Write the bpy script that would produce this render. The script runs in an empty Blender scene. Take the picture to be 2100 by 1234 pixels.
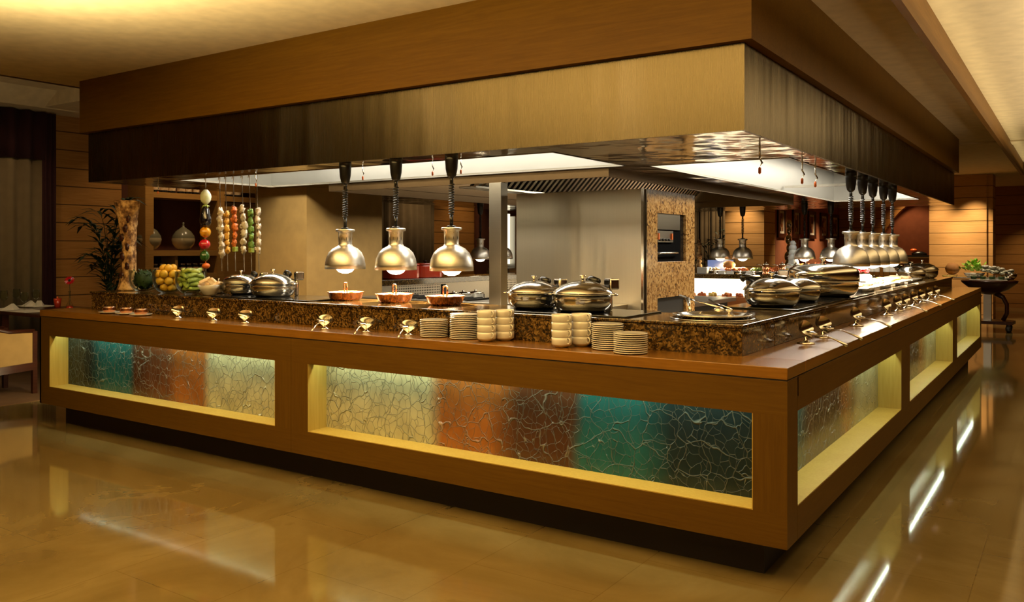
import bpy, math, random
from math import sin, cos, pi, radians as R
from mathutils import Vector, Matrix
S = bpy.context.scene
C = S.collection
random.seed(7)

# ------------------------------------------------------------------ camera, world, exposure
F, YAW, HY, CX = 1722.4, 0.5906, 509.55, 1050.0
CAM = Vector((0.941, -3.350, 1.35))
cd = bpy.data.cameras.new('camera'); cam = bpy.data.objects.new('camera', cd); C.objects.link(cam)
cam.location = CAM; cam.rotation_euler = (R(90), 0, YAW)
cd.sensor_width = 36; cd.lens = F * 36 / 2100; cd.shift_y = (HY - 617) / 2100
cd.clip_end = 200; cd.clip_start = 0.05
S.camera = cam
W = bpy.data.worlds.new('world'); S.world = W; W.use_nodes = True
W.node_tree.nodes['Background'].inputs[0].default_value = (1, 0.60, 0.22, 1)
W.node_tree.nodes['Background'].inputs[1].default_value = 0.09
S.view_settings.view_transform = 'Standard'; S.view_settings.look = 'None'
S.view_settings.exposure = 0.0; S.view_settings.gamma = 1
S.cycles.use_denoising = True
S.cycles.max_bounces = 10; S.cycles.diffuse_bounces = 4; S.cycles.glossy_bounces = 5; S.cycles.transmission_bounces = 8
S.cycles.transparent_max_bounces = 40; S.cycles.sample_clamp_indirect = 4; S.cycles.caustics_reflective = False; S.cycles.caustics_refractive = False

WARM = (1, 0.66, 0.30); WHITE = (1, 0.86, 0.66)
def light(name, kind, loc, energy, col, size=0.1, sy=None, aim=None, rot=None, spot=60, blend=0.6, spread=180):
    l = bpy.data.lights.new(name, kind); l.energy = energy; l.color = col
    if kind == 'AREA':
        l.size = size
        if sy: l.shape = 'RECTANGLE'; l.size_y = sy
        l.spread = R(spread)
    elif kind == 'SPOT':
        l.spot_size = R(spot); l.spot_blend = blend; l.shadow_soft_size = size
    else: l.shadow_soft_size = size
    o = bpy.data.objects.new(name, l); C.objects.link(o); o.location = loc
    if aim is not None:
        d = Vector(aim) - Vector(loc); o.rotation_euler = d.to_track_quat('-Z', 'Y').to_euler()
    if rot: o.rotation_euler = rot
    return o
CEIL = 2.777
# added up-facing area lights without fittings, brightening the ceiling around the buffet
light('ceiling_fill', 'AREA', (-1.7, -1.75, 1.95), 300, (1, 0.76, 0.36), 4.6, 1.8, rot=(pi, 0, 0), spread=150)
light('ceiling_fill', 'AREA', (-0.6, -3.6, 2.2), 14, (1, 0.70, 0.34), 3.4, 2.0, rot=(pi, 0, 0), spread=150)
light('ceiling_fill', 'AREA', (1.6, 3.6, 2.1), 120, (1, 0.80, 0.50), 1.5, 9.0, rot=(pi, 0, 0), spread=160)
# ceiling downlights of the dining room
for x, y, e in [(-4.0, -2.6, 22), (-1.2, -2.8, 26), (1.6, -2.2, 26), (1.5, .6, 70), (1.7, 4.0, 80), (1.8, 9, 50), (0.9, 11.5, 50), (-7.6, -1.8, 12)]:
    light('downlight', 'SPOT', (x, y, CEIL - .03), e, (1, 0.70, 0.36), 0.06, aim=(x, y, 0), spot=95, blend=1)
light('ceiling_strip', 'AREA', (-6.45, .6, 2.98), 16, (1, .78, .42), 6.0, .08, rot=(0, R(90), 0), spread=170)  # added strip to brighten the raised ceiling and cove on the left
# narrow strip of cove light beside the ceiling fascia
light('ceiling_strip', 'AREA', (0.29, 6.0, 2.60), 5, (1, 0.80, 0.42), 0.03, 13.5, rot=(pi, 0, 0), spread=130)

# ------------------------------------------------------------------ where things stand (from measured sight lines)
_c, _s = cos(YAW), sin(YAW)
def _ray(u, v):
    a = (u - CX) / F
    return Vector((-_s + a * _c, _c + a * _s, (HY - v) / F))
def on_z(u, v, z): r = _ray(u, v); return CAM + r * ((z - CAM.z) / r.z)
def on_x(u, v, x): r = _ray(u, v); return CAM + r * ((x - CAM.x) / r.x)
def on_y(u, v, y): r = _ray(u, v); return CAM + r * ((y - CAM.y) / r.y)

# ------------------------------------------------------------------ materials
def new_mat(name):
    m = bpy.data.materials.new(name); m.use_nodes = True
    return m, m.node_tree, m.node_tree.nodes['Principled BSDF']
def setp(b, **k):
    for a, v in k.items():
        b.inputs[{'base': 'Base Color', 'rough': 'Roughness', 'metal': 'Metallic', 'spec': 'Specular IOR Level', 'trans': 'Transmission Weight',
                  'coat': 'Coat Weight', 'coatr': 'Coat Roughness', 'aniso': 'Anisotropic', 'ior': 'IOR', 'sub': 'Subsurface Weight', 'alpha': 'Alpha'}[a]].default_value = v
def coords(nt, scale=(1, 1, 1), rot=(0, 0, 0), kind='Object'):
    t = nt.nodes.new('ShaderNodeTexCoord'); mp = nt.nodes.new('ShaderNodeMapping')
    mp.inputs['Scale'].default_value = scale; mp.inputs['Rotation'].default_value = rot
    nt.links.new(t.outputs[kind], mp.inputs[0]); return mp.outputs[0]
def noise(nt, vec, scale, detail=3, rough=.5, dist=0):
    n = nt.nodes.new('ShaderNodeTexNoise'); n.inputs['Scale'].default_value = scale
    n.inputs['Detail'].default_value = detail; n.inputs['Roughness'].default_value = rough; n.inputs['Distortion'].default_value = dist
    nt.links.new(vec, n.inputs['Vector']); return n.outputs[0]
def ramp(nt, fac, stops, interp='LINEAR'):
    r = nt.nodes.new('ShaderNodeValToRGB'); e = r.color_ramp.elements; r.color_ramp.interpolation = interp
    while len(e) < len(stops): e.new(0.5)
    for q, (p, c) in zip(e, stops):
        q.position = p; q.color = (c[0], c[1], c[2], 1)
    nt.links.new(fac, r.inputs[0]); return r.outputs[0]
def bump(nt, b, h, strength=.3, dist=.01):
    n = nt.nodes.new('ShaderNodeBump'); n.inputs['Strength'].default_value = strength; n.inputs['Distance'].default_value = dist
    nt.links.new(h, n.inputs['Height']); nt.links.new(n.outputs[0], b.inputs['Normal'])
def mixc(nt, fac, a, b_, mode='MIX'):
    n = nt.nodes.new('ShaderNodeMix'); n.data_type = 'RGBA'; n.blend_type = mode
    for sock, v in ((n.inputs[0], fac), (n.inputs[6], a), (n.inputs[7], b_)):
        if isinstance(v, (int, float)): sock.default_value = v
        elif isinstance(v, tuple): sock.default_value = (*v[:3], 1)
        else: nt.links.new(v, sock)
    return n.outputs[2]
def mathn(nt, op, a, b_=0.0):
    n = nt.nodes.new('ShaderNodeMath'); n.operation = op
    for i, v in enumerate((a, b_)):
        if isinstance(v, (int, float)): n.inputs[i].default_value = v
        else: nt.links.new(v, n.inputs[i])
    return n.outputs[0]
def plain(name, col, rough=.5, metal=0, **k):
    m, nt, b = new_mat(name); setp(b, rough=rough, metal=metal, **k)
    n = noise(nt, coords(nt), 9, 2)
    c2 = tuple(max(0, x * .86) for x in col)
    nt.links.new(ramp(nt, n, [(.3, c2), (.7, col)]), b.inputs['Base Color'])
    return m
def emit(name, col, st):
    m, nt, b = new_mat(name); setp(b, base=(0, 0, 0, 1))
    b.inputs['Emission Color'].default_value = (*col, 1); b.inputs['Emission Strength'].default_value = st
    return m
def wood(name, dark, lite, scale=(1.2, 22, 22), rough=.5, seam=None, coat=0, spec=.22):
    """fine straight grain stretched along the first small scale axis; seam = (axis, pitch, offset) adds thin panel joints"""
    m, nt, b = new_mat(name)
    g = noise(nt, coords(nt, scale), 3.0, 6, .62, .6)
    g2 = noise(nt, coords(nt, tuple(x * .25 for x in scale)), 1.3, 2)
    col = ramp(nt, g, [(.32, dark), (.66, lite)])
    col = mixc(nt, .35, col, ramp(nt, g2, [(.3, dark), (.7, lite)]))
    if seam:
        ax, pitch, off = seam
        t = nt.nodes.new('ShaderNodeTexCoord'); sp = nt.nodes.new('ShaderNodeSeparateXYZ'); nt.links.new(t.outputs['Object'], sp.inputs[0])
        f = mathn(nt, 'FRACT', mathn(nt, 'DIVIDE', mathn(nt, 'SUBTRACT', sp.outputs[ax], off), pitch))
        line = mathn(nt, 'LESS_THAN', f, .012 / pitch)
        col = mixc(nt, line, col, tuple(x * .22 for x in dark))
    nt.links.new(col, b.inputs['Base Color'])
    setp(b, rough=rough, coat=coat, coatr=.25, spec=spec)
    bump(nt, b, g, .08, .004)
    return m
WD, WL = (0.085, 0.038, 0.0025), (0.125, 0.060, 0.005)
M = {}
M['wood_x'] = wood('oak_grain_along', WD, WL, (1.2, 24, 24))
M['wood_y'] = wood('oak_grain_across', WD, WL, (24, 1.2, 24))
M['wood_z'] = wood('oak_grain_upright', WD, WL, (24, 24, 1.2))
M['wood_rail'] = wood('glossy_oak_rail', (0.19, 0.078, 0.008), (0.28, 0.125, 0.015), (1.2, 20, 24), rough=.22, coat=.5, spec=.5)
M['wood_rail_y'] = wood('glossy_oak_rail_across', (0.19, 0.078, 0.008), (0.28, 0.125, 0.015), (20, 1.2, 24), rough=.25, coat=.5, spec=.5)
M['wood_bulk'] = wood('oak_bulkhead', (0.15, 0.068, 0.0035), (0.22, 0.108, 0.007), (1.1, 20, 20), rough=.5)
M['wood_bulk_y'] = wood('oak_bulkhead_across', (0.17, 0.08, 0.015), (0.25, 0.12, 0.025), (20, 1.1, 20), rough=.5)
M['panel_wood'] = wood('oak_wall_panel', (0.30, 0.135, 0.03), (0.44, 0.22, 0.06), (1.2, 1.2, 22), rough=.5, seam=(2, .225, .09))
M['pillar_wood'] = wood('honey_pillar_panel', (0.52, 0.29, 0.10), (0.68, 0.41, 0.17), (1.2, 1.2, 22), rough=.45, seam=(2, .2245, .078))
M['lining'] = wood('pale_lining_wood', (0.38, 0.25, 0.045), (0.47, 0.33, 0.075), (24, 24, 1.2), rough=.55)
M['shelf_wood'] = wood('shelf_oak', (0.34, 0.17, 0.04), (0.48, 0.26, 0.07), (24, 1.2, 24), rough=.5)
M['dark_wood'] = wood('dark_stained_wood', (0.030, 0.008, 0.004), (0.065, 0.018, 0.008), (1.2, 20, 20), rough=.3, coat=.4)
M['plinth'] = plain('dark_plinth', (0.010, 0.004, 0.002), .6)
M['ceiling'] = plain('ceiling_paint', (0.80, 0.68, 0.46), .9)
M['ceil_dark'] = plain('shadow_gap', (0.10, 0.05, 0.02), .9)
M['terra'] = plain('terracotta_plaster', (0.36, 0.12, 0.055), .85)
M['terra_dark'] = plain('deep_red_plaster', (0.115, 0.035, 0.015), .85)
M['plaster'] = plain('beige_plaster', (0.56, 0.34, 0.10), .75)
M['black'] = plain('black_plastic', (0.008, 0.007, 0.006), .28)
M['black_matte'] = plain('black_matte', (0.010, 0.009, 0.008), .6)
M['glass_top'] = plain('black_glass', (0.010, 0.010, 0.010), .08)
M['white'] = plain('white_porcelain', (0.80, 0.76, 0.68), .18, coat=.5)
M['cloth'] = plain('white_cloth', (0.72, 0.68, 0.60), .9)
M['copper'] = plain('copper', (0.83, 0.36, 0.16), .25, 1)
M['chrome'] = plain('chrome', (0.80, 0.76, 0.68), .13, 1)
M['silver'] = plain('silver', (0.86, 0.82, 0.74), .13, 1)
M['red_enamel'] = plain('red_enamel', (0.62, 0.05, 0.015), .2, coat=.6)
M['orange'] = plain('orange_glaze', (0.75, 0.13, 0.02), .3)
M['maroon'] = plain('maroon_curtain', (0.030, 0.003, 0.006), .9)
M['leaf'] = plain('palm_leaf', (0.012, 0.030, 0.008), .55)
M['curtain'] = plain('taupe_curtain', (0.17, 0.125, 0.065), .9)
M['wicker'] = plain('woven_seat_fabric', (0.42, 0.27, 0.09), .85)
M['carpet'] = plain('brown_carpet', (0.14, 0.07, 0.025), .95)
M['ice'] = plain('ice_white', (0.85, 0.85, 0.82), .35, sub=.1)
M['bread'] = plain('bread_crust', (0.50, 0.22, 0.06), .8)
M['bulb'] = emit('heat_bulb', (1, 0.82, 0.52), 26)
M['downlight'] = emit('downlight_lens', (1, 0.75, 0.42), 60)
M['tube'] = emit('tube_light', (1, 0.93, 0.80), 9)
M['shelf_glow'] = emit('lit_display_panel', (1, 0.80, 0.50), 4.5)
M['lit_column'] = emit('lit_column_panel', (1, 0.88, 0.62), 1.6)
M['screen'] = emit('screen_glow', (0.25, 0.35, 0.7), .55)

def steel(name, col=(0.56, 0.53, 0.45), rough=.3, scale=(420, 420, 3), str_=.02, aniso=0.0, warp=0.0):
    m, nt, b = new_mat(name); setp(b, metal=1, rough=rough, aniso=aniso)
    v = coords(nt, scale)
    n = noise(nt, v, 1.0, 2, .5)
    nt.links.new(ramp(nt, n, [(.25, tuple(x * .93 for x in col)), (.75, col)]), b.inputs['Base Color'])
    nt.links.new(ramp(nt, n, [(.2, (rough * .94,) * 3), (.8, (rough * 1.06,) * 3)]), b.inputs['Roughness'])
    h = n
    if aniso:
        tg = nt.nodes.new('ShaderNodeTangent'); tg.direction_type = 'RADIAL'; tg.axis = 'Z'; nt.links.new(tg.outputs[0], b.inputs['Tangent']); b.inputs['Anisotropic Rotation'].default_value = .25
    if warp:
        w = noise(nt, coords(nt, (3.2, 3.2, .35)), 1.0, 2)
        b1 = nt.nodes.new('ShaderNodeBump'); b1.inputs['Strength'].default_value = 1; b1.inputs['Distance'].default_value = warp
        nt.links.new(w, b1.inputs['Height'])
        b2 = nt.nodes.new('ShaderNodeBump'); b2.inputs['Strength'].default_value = str_ * .03; b2.inputs['Distance'].default_value = .002
        nt.links.new(n, b2.inputs['Height']); nt.links.new(b1.outputs[0], b2.inputs['Normal']); nt.links.new(b2.outputs[0], b.inputs['Normal'])
    else: bump(nt, b, h, str_, .002)
    return m
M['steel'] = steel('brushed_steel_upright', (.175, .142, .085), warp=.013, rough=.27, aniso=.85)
M['canopy_steel'] = steel('reflected_oak_steel', (.17, .105, .045), rough=.33)  # brown base colour stands in for oak reflected in the steel
M['oven_steel'] = steel('oven_side_steel', (.62, .55, .40), warp=.018, rough=.30, aniso=.6)
M['steel_h'] = steel('brushed_steel_level', (.56, .50, .38), scale=(1.5, 1.5, 120), rough=.3)
M['steel_under'] = steel('polished_steel_underside', (0.62, 0.57, 0.48), .12, (3, 3, 3), .5, warp=.02)
M['steel_lite'] = steel('pale_steel', (0.43, 0.425, 0.395), .42, (6, 6, 6), .03)
M['lamp_steel'] = steel('spun_aluminium', (0.84, 0.81, 0.74), .36, (3, 3, 160), .08)
M['steel_bench'] = steel('satin_bench_steel', (0.52, 0.48, 0.40), .33, (1.5, 60, 60), .05)

def granite(name, pal, sc=38, rough=.09):
    m, nt, b = new_mat(name); v = coords(nt)
    vo = nt.nodes.new('ShaderNodeTexVoronoi'); vo.inputs['Scale'].default_value = sc; vo.inputs['Randomness'].default_value = 1
    w = noise(nt, v, 20, 4, .6)
    mv = nt.nodes.new('ShaderNodeVectorMath'); mv.operation = 'ADD'; nt.links.new(v, mv.inputs[0])
    sv = nt.nodes.new('ShaderNodeVectorMath'); sv.operation = 'SCALE'; sv.inputs[3].default_value = .04
    cn = nt.nodes.new('ShaderNodeTexNoise'); cn.inputs['Scale'].default_value = 30; nt.links.new(v, cn.inputs[0])
    nt.links.new(cn.outputs[1], sv.inputs[0]); nt.links.new(sv.outputs[0], mv.inputs[1]); nt.links.new(mv.outputs[0], vo.inputs['Vector'])
    sp = nt.nodes.new('ShaderNodeSeparateColor'); nt.links.new(vo.outputs['Color'], sp.inputs[0])
    mx = mathn(nt, 'ADD', mathn(nt, 'MULTIPLY', sp.outputs[0], .5), mathn(nt, 'MULTIPLY', w, .55))
    nt.links.new(ramp(nt, mx, pal), b.inputs['Base Color']); setp(b, rough=rough, spec=.6)
    return m
M['granite'] = granite('dark_gold_granite', [(.22, (.010, .006, .003)), (.46, (.035, .018, .005)), (.64, (.115, .062, .014)), (.80, (.24, .145, .042)), (.85, (.06, .03, .01))], 120)
M['granite_gold'] = granite('gold_granite', [(.22, (.05, .02, .006)), (.38, (.26, .12, .03)), (.55, (.50, .27, .08)), (.75, (.62, .37, .13)), (.9, (.2, .1, .03))], 62, .2)

def marble():
    m, nt, b = new_mat('polished_marble_floor'); v = coords(nt)
    n = noise(nt, coords(nt, (1, 1, 1), (0, 0, .6)), .9, 6, .6, 1.6)
    col = ramp(nt, n, [(.35, (.145, .098, .033)), (.5, (.175, .122, .044)), (.62, (.20, .143, .055)), (.66, (.165, .115, .041))])
    br = nt.nodes.new('ShaderNodeTexBrick'); br.inputs['Scale'].default_value = 1; br.offset = .5
    br.inputs['Brick Width'].default_value = .9; br.inputs['Row Height'].default_value = .6; br.inputs['Mortar Size'].default_value = .0022
    br.inputs['Color1'].default_value = (1, 1, 1, 1); br.inputs['Color2'].default_value = (.95, .94, .92, 1); br.inputs['Mortar'].default_value = (.78, .74, .68, 1)
    nt.links.new(coords(nt, (1, 1, 1), (0, 0, pi / 2)), br.inputs['Vector'])
    nt.links.new(mixc(nt, 1, col, br.outputs[0], 'MULTIPLY'), b.inputs['Base Color'])
    setp(b, rough=.065, spec=.62)
    return m
M['floor'] = marble()

def crackle(name, axis, sgn, stops):
    """relief glass: broad colour bands along one axis under a net of raised wavy veins"""
    m, nt, b = new_mat(name); v = coords(nt)
    t = nt.nodes.new('ShaderNodeTexCoord'); sp = nt.nodes.new('ShaderNodeSeparateXYZ'); nt.links.new(t.outputs['Object'], sp.inputs[0])
    lo, hi = stops[0][0], stops[-1][0]
    wob = noise(nt, v, 2.5, 2)
    pos = mathn(nt, 'ADD', sp.outputs[axis], mathn(nt, 'MULTIPLY', mathn(nt, 'SUBTRACT', wob, .5), .12))
    fac = mathn(nt, 'DIVIDE', mathn(nt, 'SUBTRACT', pos, lo), hi - lo)
    band = ramp(nt, fac, [((p - lo) / (hi - lo), c) for p, c in stops])
    cl = noise(nt, v, 6, 3)
    band = mixc(nt, .5, band, mixc(nt, 1, band, ramp(nt, cl, [(.3, (.35, .35, .35)), (.7, (1, 1, 1))]), 'MULTIPLY'))
    sc = nt.nodes.new('ShaderNodeVectorMath'); sc.operation = 'SCALE'; sc.inputs[3].default_value = .10
    cn = nt.nodes.new('ShaderNodeTexNoise'); cn.inputs['Scale'].default_value = 7; nt.links.new(v, cn.inputs[0]); nt.links.new(cn.outputs[1], sc.inputs[0])
    ad = nt.nodes.new('ShaderNodeVectorMath'); nt.links.new(v, ad.inputs[0]); nt.links.new(sc.outputs[0], ad.inputs[1])
    hs = []
    for s_, wd in ((24, .020), (9, .014)):
        vo = nt.nodes.new('ShaderNodeTexVoronoi'); vo.feature = 'DISTANCE_TO_EDGE'; vo.inputs['Scale'].default_value = s_
        mp = nt.nodes.new('ShaderNodeMapping'); mp.inputs['Scale'].default_value = (1, 1, .8); nt.links.new(ad.outputs[0], mp.inputs[0])
        nt.links.new(mp.outputs[0], vo.inputs['Vector'])
        mr = nt.nodes.new('ShaderNodeMapRange'); mr.inputs[1].default_value = wd * .25; mr.inputs[2].default_value = wd * 1.5
        mr.inputs[3].default_value = 1; mr.inputs[4].default_value = 0; nt.links.new(vo.outputs[0], mr.inputs[0]); hs.append(mr.outputs[0])
    h = mathn(nt, 'MAXIMUM', hs[0], hs[1])
    vein = mixc(nt, .4, band, (.60, .60, .45))  # paler tint on the raised veins stands in for their highlights
    nt.links.new(mixc(nt, mathn(nt, 'MULTIPLY', h, .5), band, vein), b.inputs['Base Color'])
    setp(b, rough=.24, metal=0, spec=.35, coat=.08, coatr=.08)
    bump(nt, b, h, 1, .011)
    return m
BEIGE, ORG, BRN, TEAL, DTEAL = (.48, .44, .25), (.33, .11, .022), (.075, .028, .012), (.014, .105, .10), (.010, .024, .026)

def spotted(name, pal, scale=22, rough=.6, metal=0, bs=.4, kind='Object'):
    m, nt, b = new_mat(name); n = noise(nt, coords(nt, kind=kind), scale, 4, .6)
    nt.links.new(ramp(nt, n, pal), b.inputs['Base Color']); setp(b, rough=rough, metal=metal); bump(nt, b, n, bs, .01)
    return m
M['bark'] = spotted('carved_bark', [(.36, (.07, .028, .010)), (.47, (.30, .15, .05)), (.6, (.72, .46, .19))], 17, .8, bs=1)
M['lemon'] = plain('lemon_skin', (.75, .42, .035), .4)
M['gherkin'] = spotted('gherkin_skin', [(.35, (.16, .22, .03)), (.65, (.42, .50, .10))], 30, .45)
M['herb'] = spotted('green_herbs', [(.35, (.008, .022, .004)), (.65, (.035, .075, .014))], 40, .7)
M['lettuce'] = spotted('lettuce', [(.35, (.16, .42, .03)), (.65, (.50, .78, .10))], 30, .6)
M['aubergine'] = plain('aubergine_skin', (.006, .003, .006), .12, coat=1)
M['pepper_y'] = plain('yellow_pepper_skin', (.85, .36, .01), .18, coat=.6)
M['pepper_r'] = plain('red_pepper_skin', (.62, .012, .025), .18, coat=.6)
M['pepper_g'] = plain('green_pepper_skin', (.025, .10, .012), .18, coat=.6)
M['carrot'] = plain('carrot_skin', (.80, .16, .015), .5)
M['turnip'] = spotted('turnip_skin', [(.3, (.55, .62, .22)), (.5, (.85, .85, .66))], 6, .4, bs=.1)
M['meat_w'] = spotted('pale_marinated_meat', [(.35, (.45, .34, .22)), (.6, (.80, .72, .58))], 50, .45)
M['meat_y'] = spotted('saffron_meat', [(.35, (.50, .22, .02)), (.6, (.85, .48, .08))], 50, .4)
M['meat_o'] = spotted('paprika_meat', [(.35, (.35, .06, .01)), (.6, (.78, .22, .04))], 50, .4)
M['meat_g'] = spotted('herb_green_meat', [(.35, (.04, .10, .01)), (.6, (.20, .36, .05))], 50, .5)
M['chips'] = spotted('pale_bread', [(.35, (.55, .34, .16)), (.6, (.82, .64, .40))], 20, .7)
M['doner'] = spotted('roast_meat', [(.36, (.16, .022, .006)), (.5, (.55, .11, .02)), (.66, (.75, .26, .06))], 13, .5, bs=.9)
M['food_red'] = spotted('tomato_salad', [(.35, (.40, .03, .01)), (.6, (.70, .20, .04))], 30, .5)
M['food_yel'] = spotted('mixed_fruit', [(.35, (.60, .30, .03)), (.6, (.82, .62, .16))], 30, .5)
M['crate_ice'] = spotted('seafood_on_ice', [(.3, (.05, .04, .03)), (.45, (.40, .36, .28)), (.6, (.75, .72, .62))], 40, .4)
m, nt, b = new_mat('clear_glass'); M['glass'] = m
fr_ = nt.nodes.new('ShaderNodeLayerWeight'); fr_.inputs[0].default_value = .12; tb_ = nt.nodes.new('ShaderNodeBsdfTransparent'); tb_.inputs[0].default_value = (.93, .96, .92, 1)
gl_ = nt.nodes.new('ShaderNodeBsdfGlossy'); gl_.inputs['Roughness'].default_value = .02; mx_ = nt.nodes.new('ShaderNodeMixShader')
nt.links.new(mathn(nt, 'MULTIPLY', fr_.outputs[0], .7), mx_.inputs[0]); nt.links.new(tb_.outputs[0], mx_.inputs[1]); nt.links.new(gl_.outputs[0], mx_.inputs[2]); nt.links.new(mx_.outputs[0], nt.nodes['Material Output'].inputs[0])
m, nt, b = new_mat('striped_upholstery')
st = nt.nodes.new('ShaderNodeTexWave'); st.inputs['Scale'].default_value = 9; nt.links.new(coords(nt, (1, 1, .25)), st.inputs[0])
nt.links.new(ramp(nt, st.outputs[1], [(.3, (.018, .010, .005)), (.8, (.05, .030, .012))]), b.inputs['Base Color']); setp(b, rough=.6); M['stripes'] = m
m, nt, b = new_mat('perforated_steel')
vo = nt.nodes.new('ShaderNodeTexVoronoi'); vo.inputs['Scale'].default_value = 34; vo.inputs['Randomness'].default_value = 0
nt.links.new(coords(nt), vo.inputs['Vector'])
nt.links.new(ramp(nt, vo.outputs['Distance'], [(.26, (.02, .018, .014)), (.34, (.66, .6, .5))]), b.inputs['Base Color']); setp(b, metal=.8, rough=.35); M['perf'] = m
m, nt, b = new_mat('two_tone_glaze')
sp = nt.nodes.new('ShaderNodeSeparateXYZ'); tc = nt.nodes.new('ShaderNodeTexCoord'); nt.links.new(tc.outputs['Object'], sp.inputs[0])
nt.links.new(ramp(nt, mathn(nt, 'MULTIPLY', sp.outputs[2], 2.5), [(.40, (.52, .42, .24)), (.43, (.17, .155, .10))]), b.inputs['Base Color']); setp(b, rough=.25, coat=.5); M['vase'] = m
def art(name, seed):
    m, nt, b = new_mat(name); n = nt.nodes.new('ShaderNodeTexVoronoi'); n.distance = 'CHEBYCHEV'; n.inputs['Scale'].default_value = 7
    mp = coords(nt); nt.links.new(mp, n.inputs['Vector'])
    sp = nt.nodes.new('ShaderNodeSeparateColor'); nt.links.new(n.outputs['Color'], sp.inputs[0])
    nt.links.new(ramp(nt, sp.outputs[seed % 3], [(0, (.10, .02, .015)), (.35, (.32, .09, .03)), (.6, (.45, .30, .15)), (.85, (.06, .02, .03))], 'CONSTANT'), b.inputs['Base Color'])
    return m

# ------------------------------------------------------------------ mesh builder
class MB:
    def __init__(s): s.v = []; s.f = []; s.sm = []
    def add(s, vs, fs, smooth=False):
        o = len(s.v); s.v += [tuple(x) for x in vs]; s.f += [tuple(i + o for i in f) for f in fs]; s.sm += [smooth] * len(fs); return s
    def box(s, x0, x1, y0, y1, z0, z1, mat=None):
        v = [(x, y, z) for z in (z0, z1) for y in (y0, y1) for x in (x0, x1)]
        if mat is not None: v = [mat @ Vector(p) for p in v]
        return s.add(v, [(0, 2, 3, 1), (4, 5, 7, 6), (0, 1, 5, 4), (2, 6, 7, 3), (0, 4, 6, 2), (1, 3, 7, 5)])
    def lathe(s, prof, seg=24, c=(0, 0, 0), mat=None, smooth=True, sx=1, sy=1):
        vs = []; fs = []; n = len(prof)
        for i in range(seg):
            a = 2 * pi * i / seg
            for r, z in prof: vs.append(Vector((c[0] + r * cos(a) * sx, c[1] + r * sin(a) * sy, c[2] + z)))
        for i in range(seg):
            j = (i + 1) % seg
            for k in range(n - 1):
                r0, r1 = prof[k][0], prof[k + 1][0]
                a, b_, c_, d = i * n + k, j * n + k, j * n + k + 1, i * n + k + 1
                if r0 < 1e-6 and r1 < 1e-6: continue
                if r0 < 1e-6: fs.append((a, c_, d))
                elif r1 < 1e-6: fs.append((a, b_, d))
                else: fs.append((a, b_, c_, d))
        if mat is not None: vs = [mat @ p for p in vs]
        return s.add(vs, fs, smooth)
    def tube(s, pts, r, seg=8, closed=False, taper=None, smooth=True):
        pts = [Vector(p) for p in pts]; n = len(pts); vs = []; fs = []; up = None
        for i, p in enumerate(pts):
            a = pts[(i - 1) % n] if (closed or i) else p; b_ = pts[(i + 1) % n] if (closed or i < n - 1) else p
            d = (b_ - a).normalized()
            if up is None: up = Vector((0, 0, 1)) if abs(d.z) < .9 else Vector((1, 0, 0))
            x = d.cross(up).normalized(); up = x.cross(d).normalized()
            rr = r * (taper[i] if taper else 1)
            for k in range(seg):
                t = 2 * pi * k / seg; vs.append(p + x * cos(t) * rr + up * sin(t) * rr)
        for i in range(n if closed else n - 1):
            for k in range(seg):
                a, b_ = i * seg, ((i + 1) % n) * seg; k2 = (k + 1) % seg
                fs.append((a + k, a + k2, b_ + k2, b_ + k))
        if not closed: fs += [tuple(range(seg))[::-1], tuple(range((n - 1) * seg, n * seg))]
        return s.add(vs, fs, smooth)
    def prism(s, poly, axis, a, b_, mat=None):
        def P(p, t): return {0: (t, p[0], p[1]), 1: (p[0], t, p[1]), 2: (p[0], p[1], t)}[axis]
        n = len(poly); vs = [Vector(P(p, a)) for p in poly] + [Vector(P(p, b_)) for p in poly]
        fs = [tuple(range(n)), tuple(range(n, 2 * n))[::-1]] + [(i, i + n, (i + 1) % n + n, (i + 1) % n) for i in range(n)]
        if mat is not None: vs = [mat @ p for p in vs]
        return s.add(vs, fs)
    def blob(s, c, r, sq=(1, 1, 1), seg=12, rings=8, rough=.0, rnd=None, lobes=0, lob=.12):
        rnd = rnd or random; vs = [Vector((c[0], c[1], c[2] - r * sq[2]))]; fs = []
        for i in range(1, rings):
            t = pi * i / rings
            for k in range(seg):
                a = 2 * pi * k / seg; q = 1 + (rnd.uniform(-rough, rough) if rough else 0)
                if lobes: q *= 1 - lob * (1 - abs(cos(a * lobes / 2)))
                vs.append(Vector((c[0] + r * sq[0] * sin(t) * cos(a) * q, c[1] + r * sq[1] * sin(t) * sin(a) * q, c[2] - r * sq[2] * cos(t) * q)))
        vs.append(Vector((c[0], c[1], c[2] + r * sq[2])))
        for k in range(seg):
            k2 = (k + 1) % seg; fs.append((0, 1 + k2, 1 + k)); L = 1 + (rings - 2) * seg; fs.append((L + k, L + k2, len(vs) - 1))
            for i in range(rings - 2):
                a = 1 + i * seg; fs.append((a + k, a + k2, a + seg + k2, a + seg + k))
        return s.add(vs, fs, True)
    def build(s, name, mat, parent=None, bevel=0, loc=None):
        me = bpy.data.meshes.new(name); me.from_pydata(s.v, [], s.f)
        me.polygons.foreach_set('use_smooth', s.sm); me.update(); me.validate()
        import bmesh
        bm = bmesh.new(); bm.from_mesh(me); bmesh.ops.recalc_face_normals(bm, faces=bm.faces); bm.to_mesh(me); bm.free()
        me.materials.append(M[mat] if isinstance(mat, str) else mat)
        o = bpy.data.objects.new(name, me); C.objects.link(o)
        if parent: o.parent = parent
        if loc is not None: o.location = loc
        if bevel:
            bv = o.modifiers.new('bevel', 'BEVEL'); bv.width = bevel; bv.segments = 2; bv.limit_method = 'ANGLE'
        return o
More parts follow.
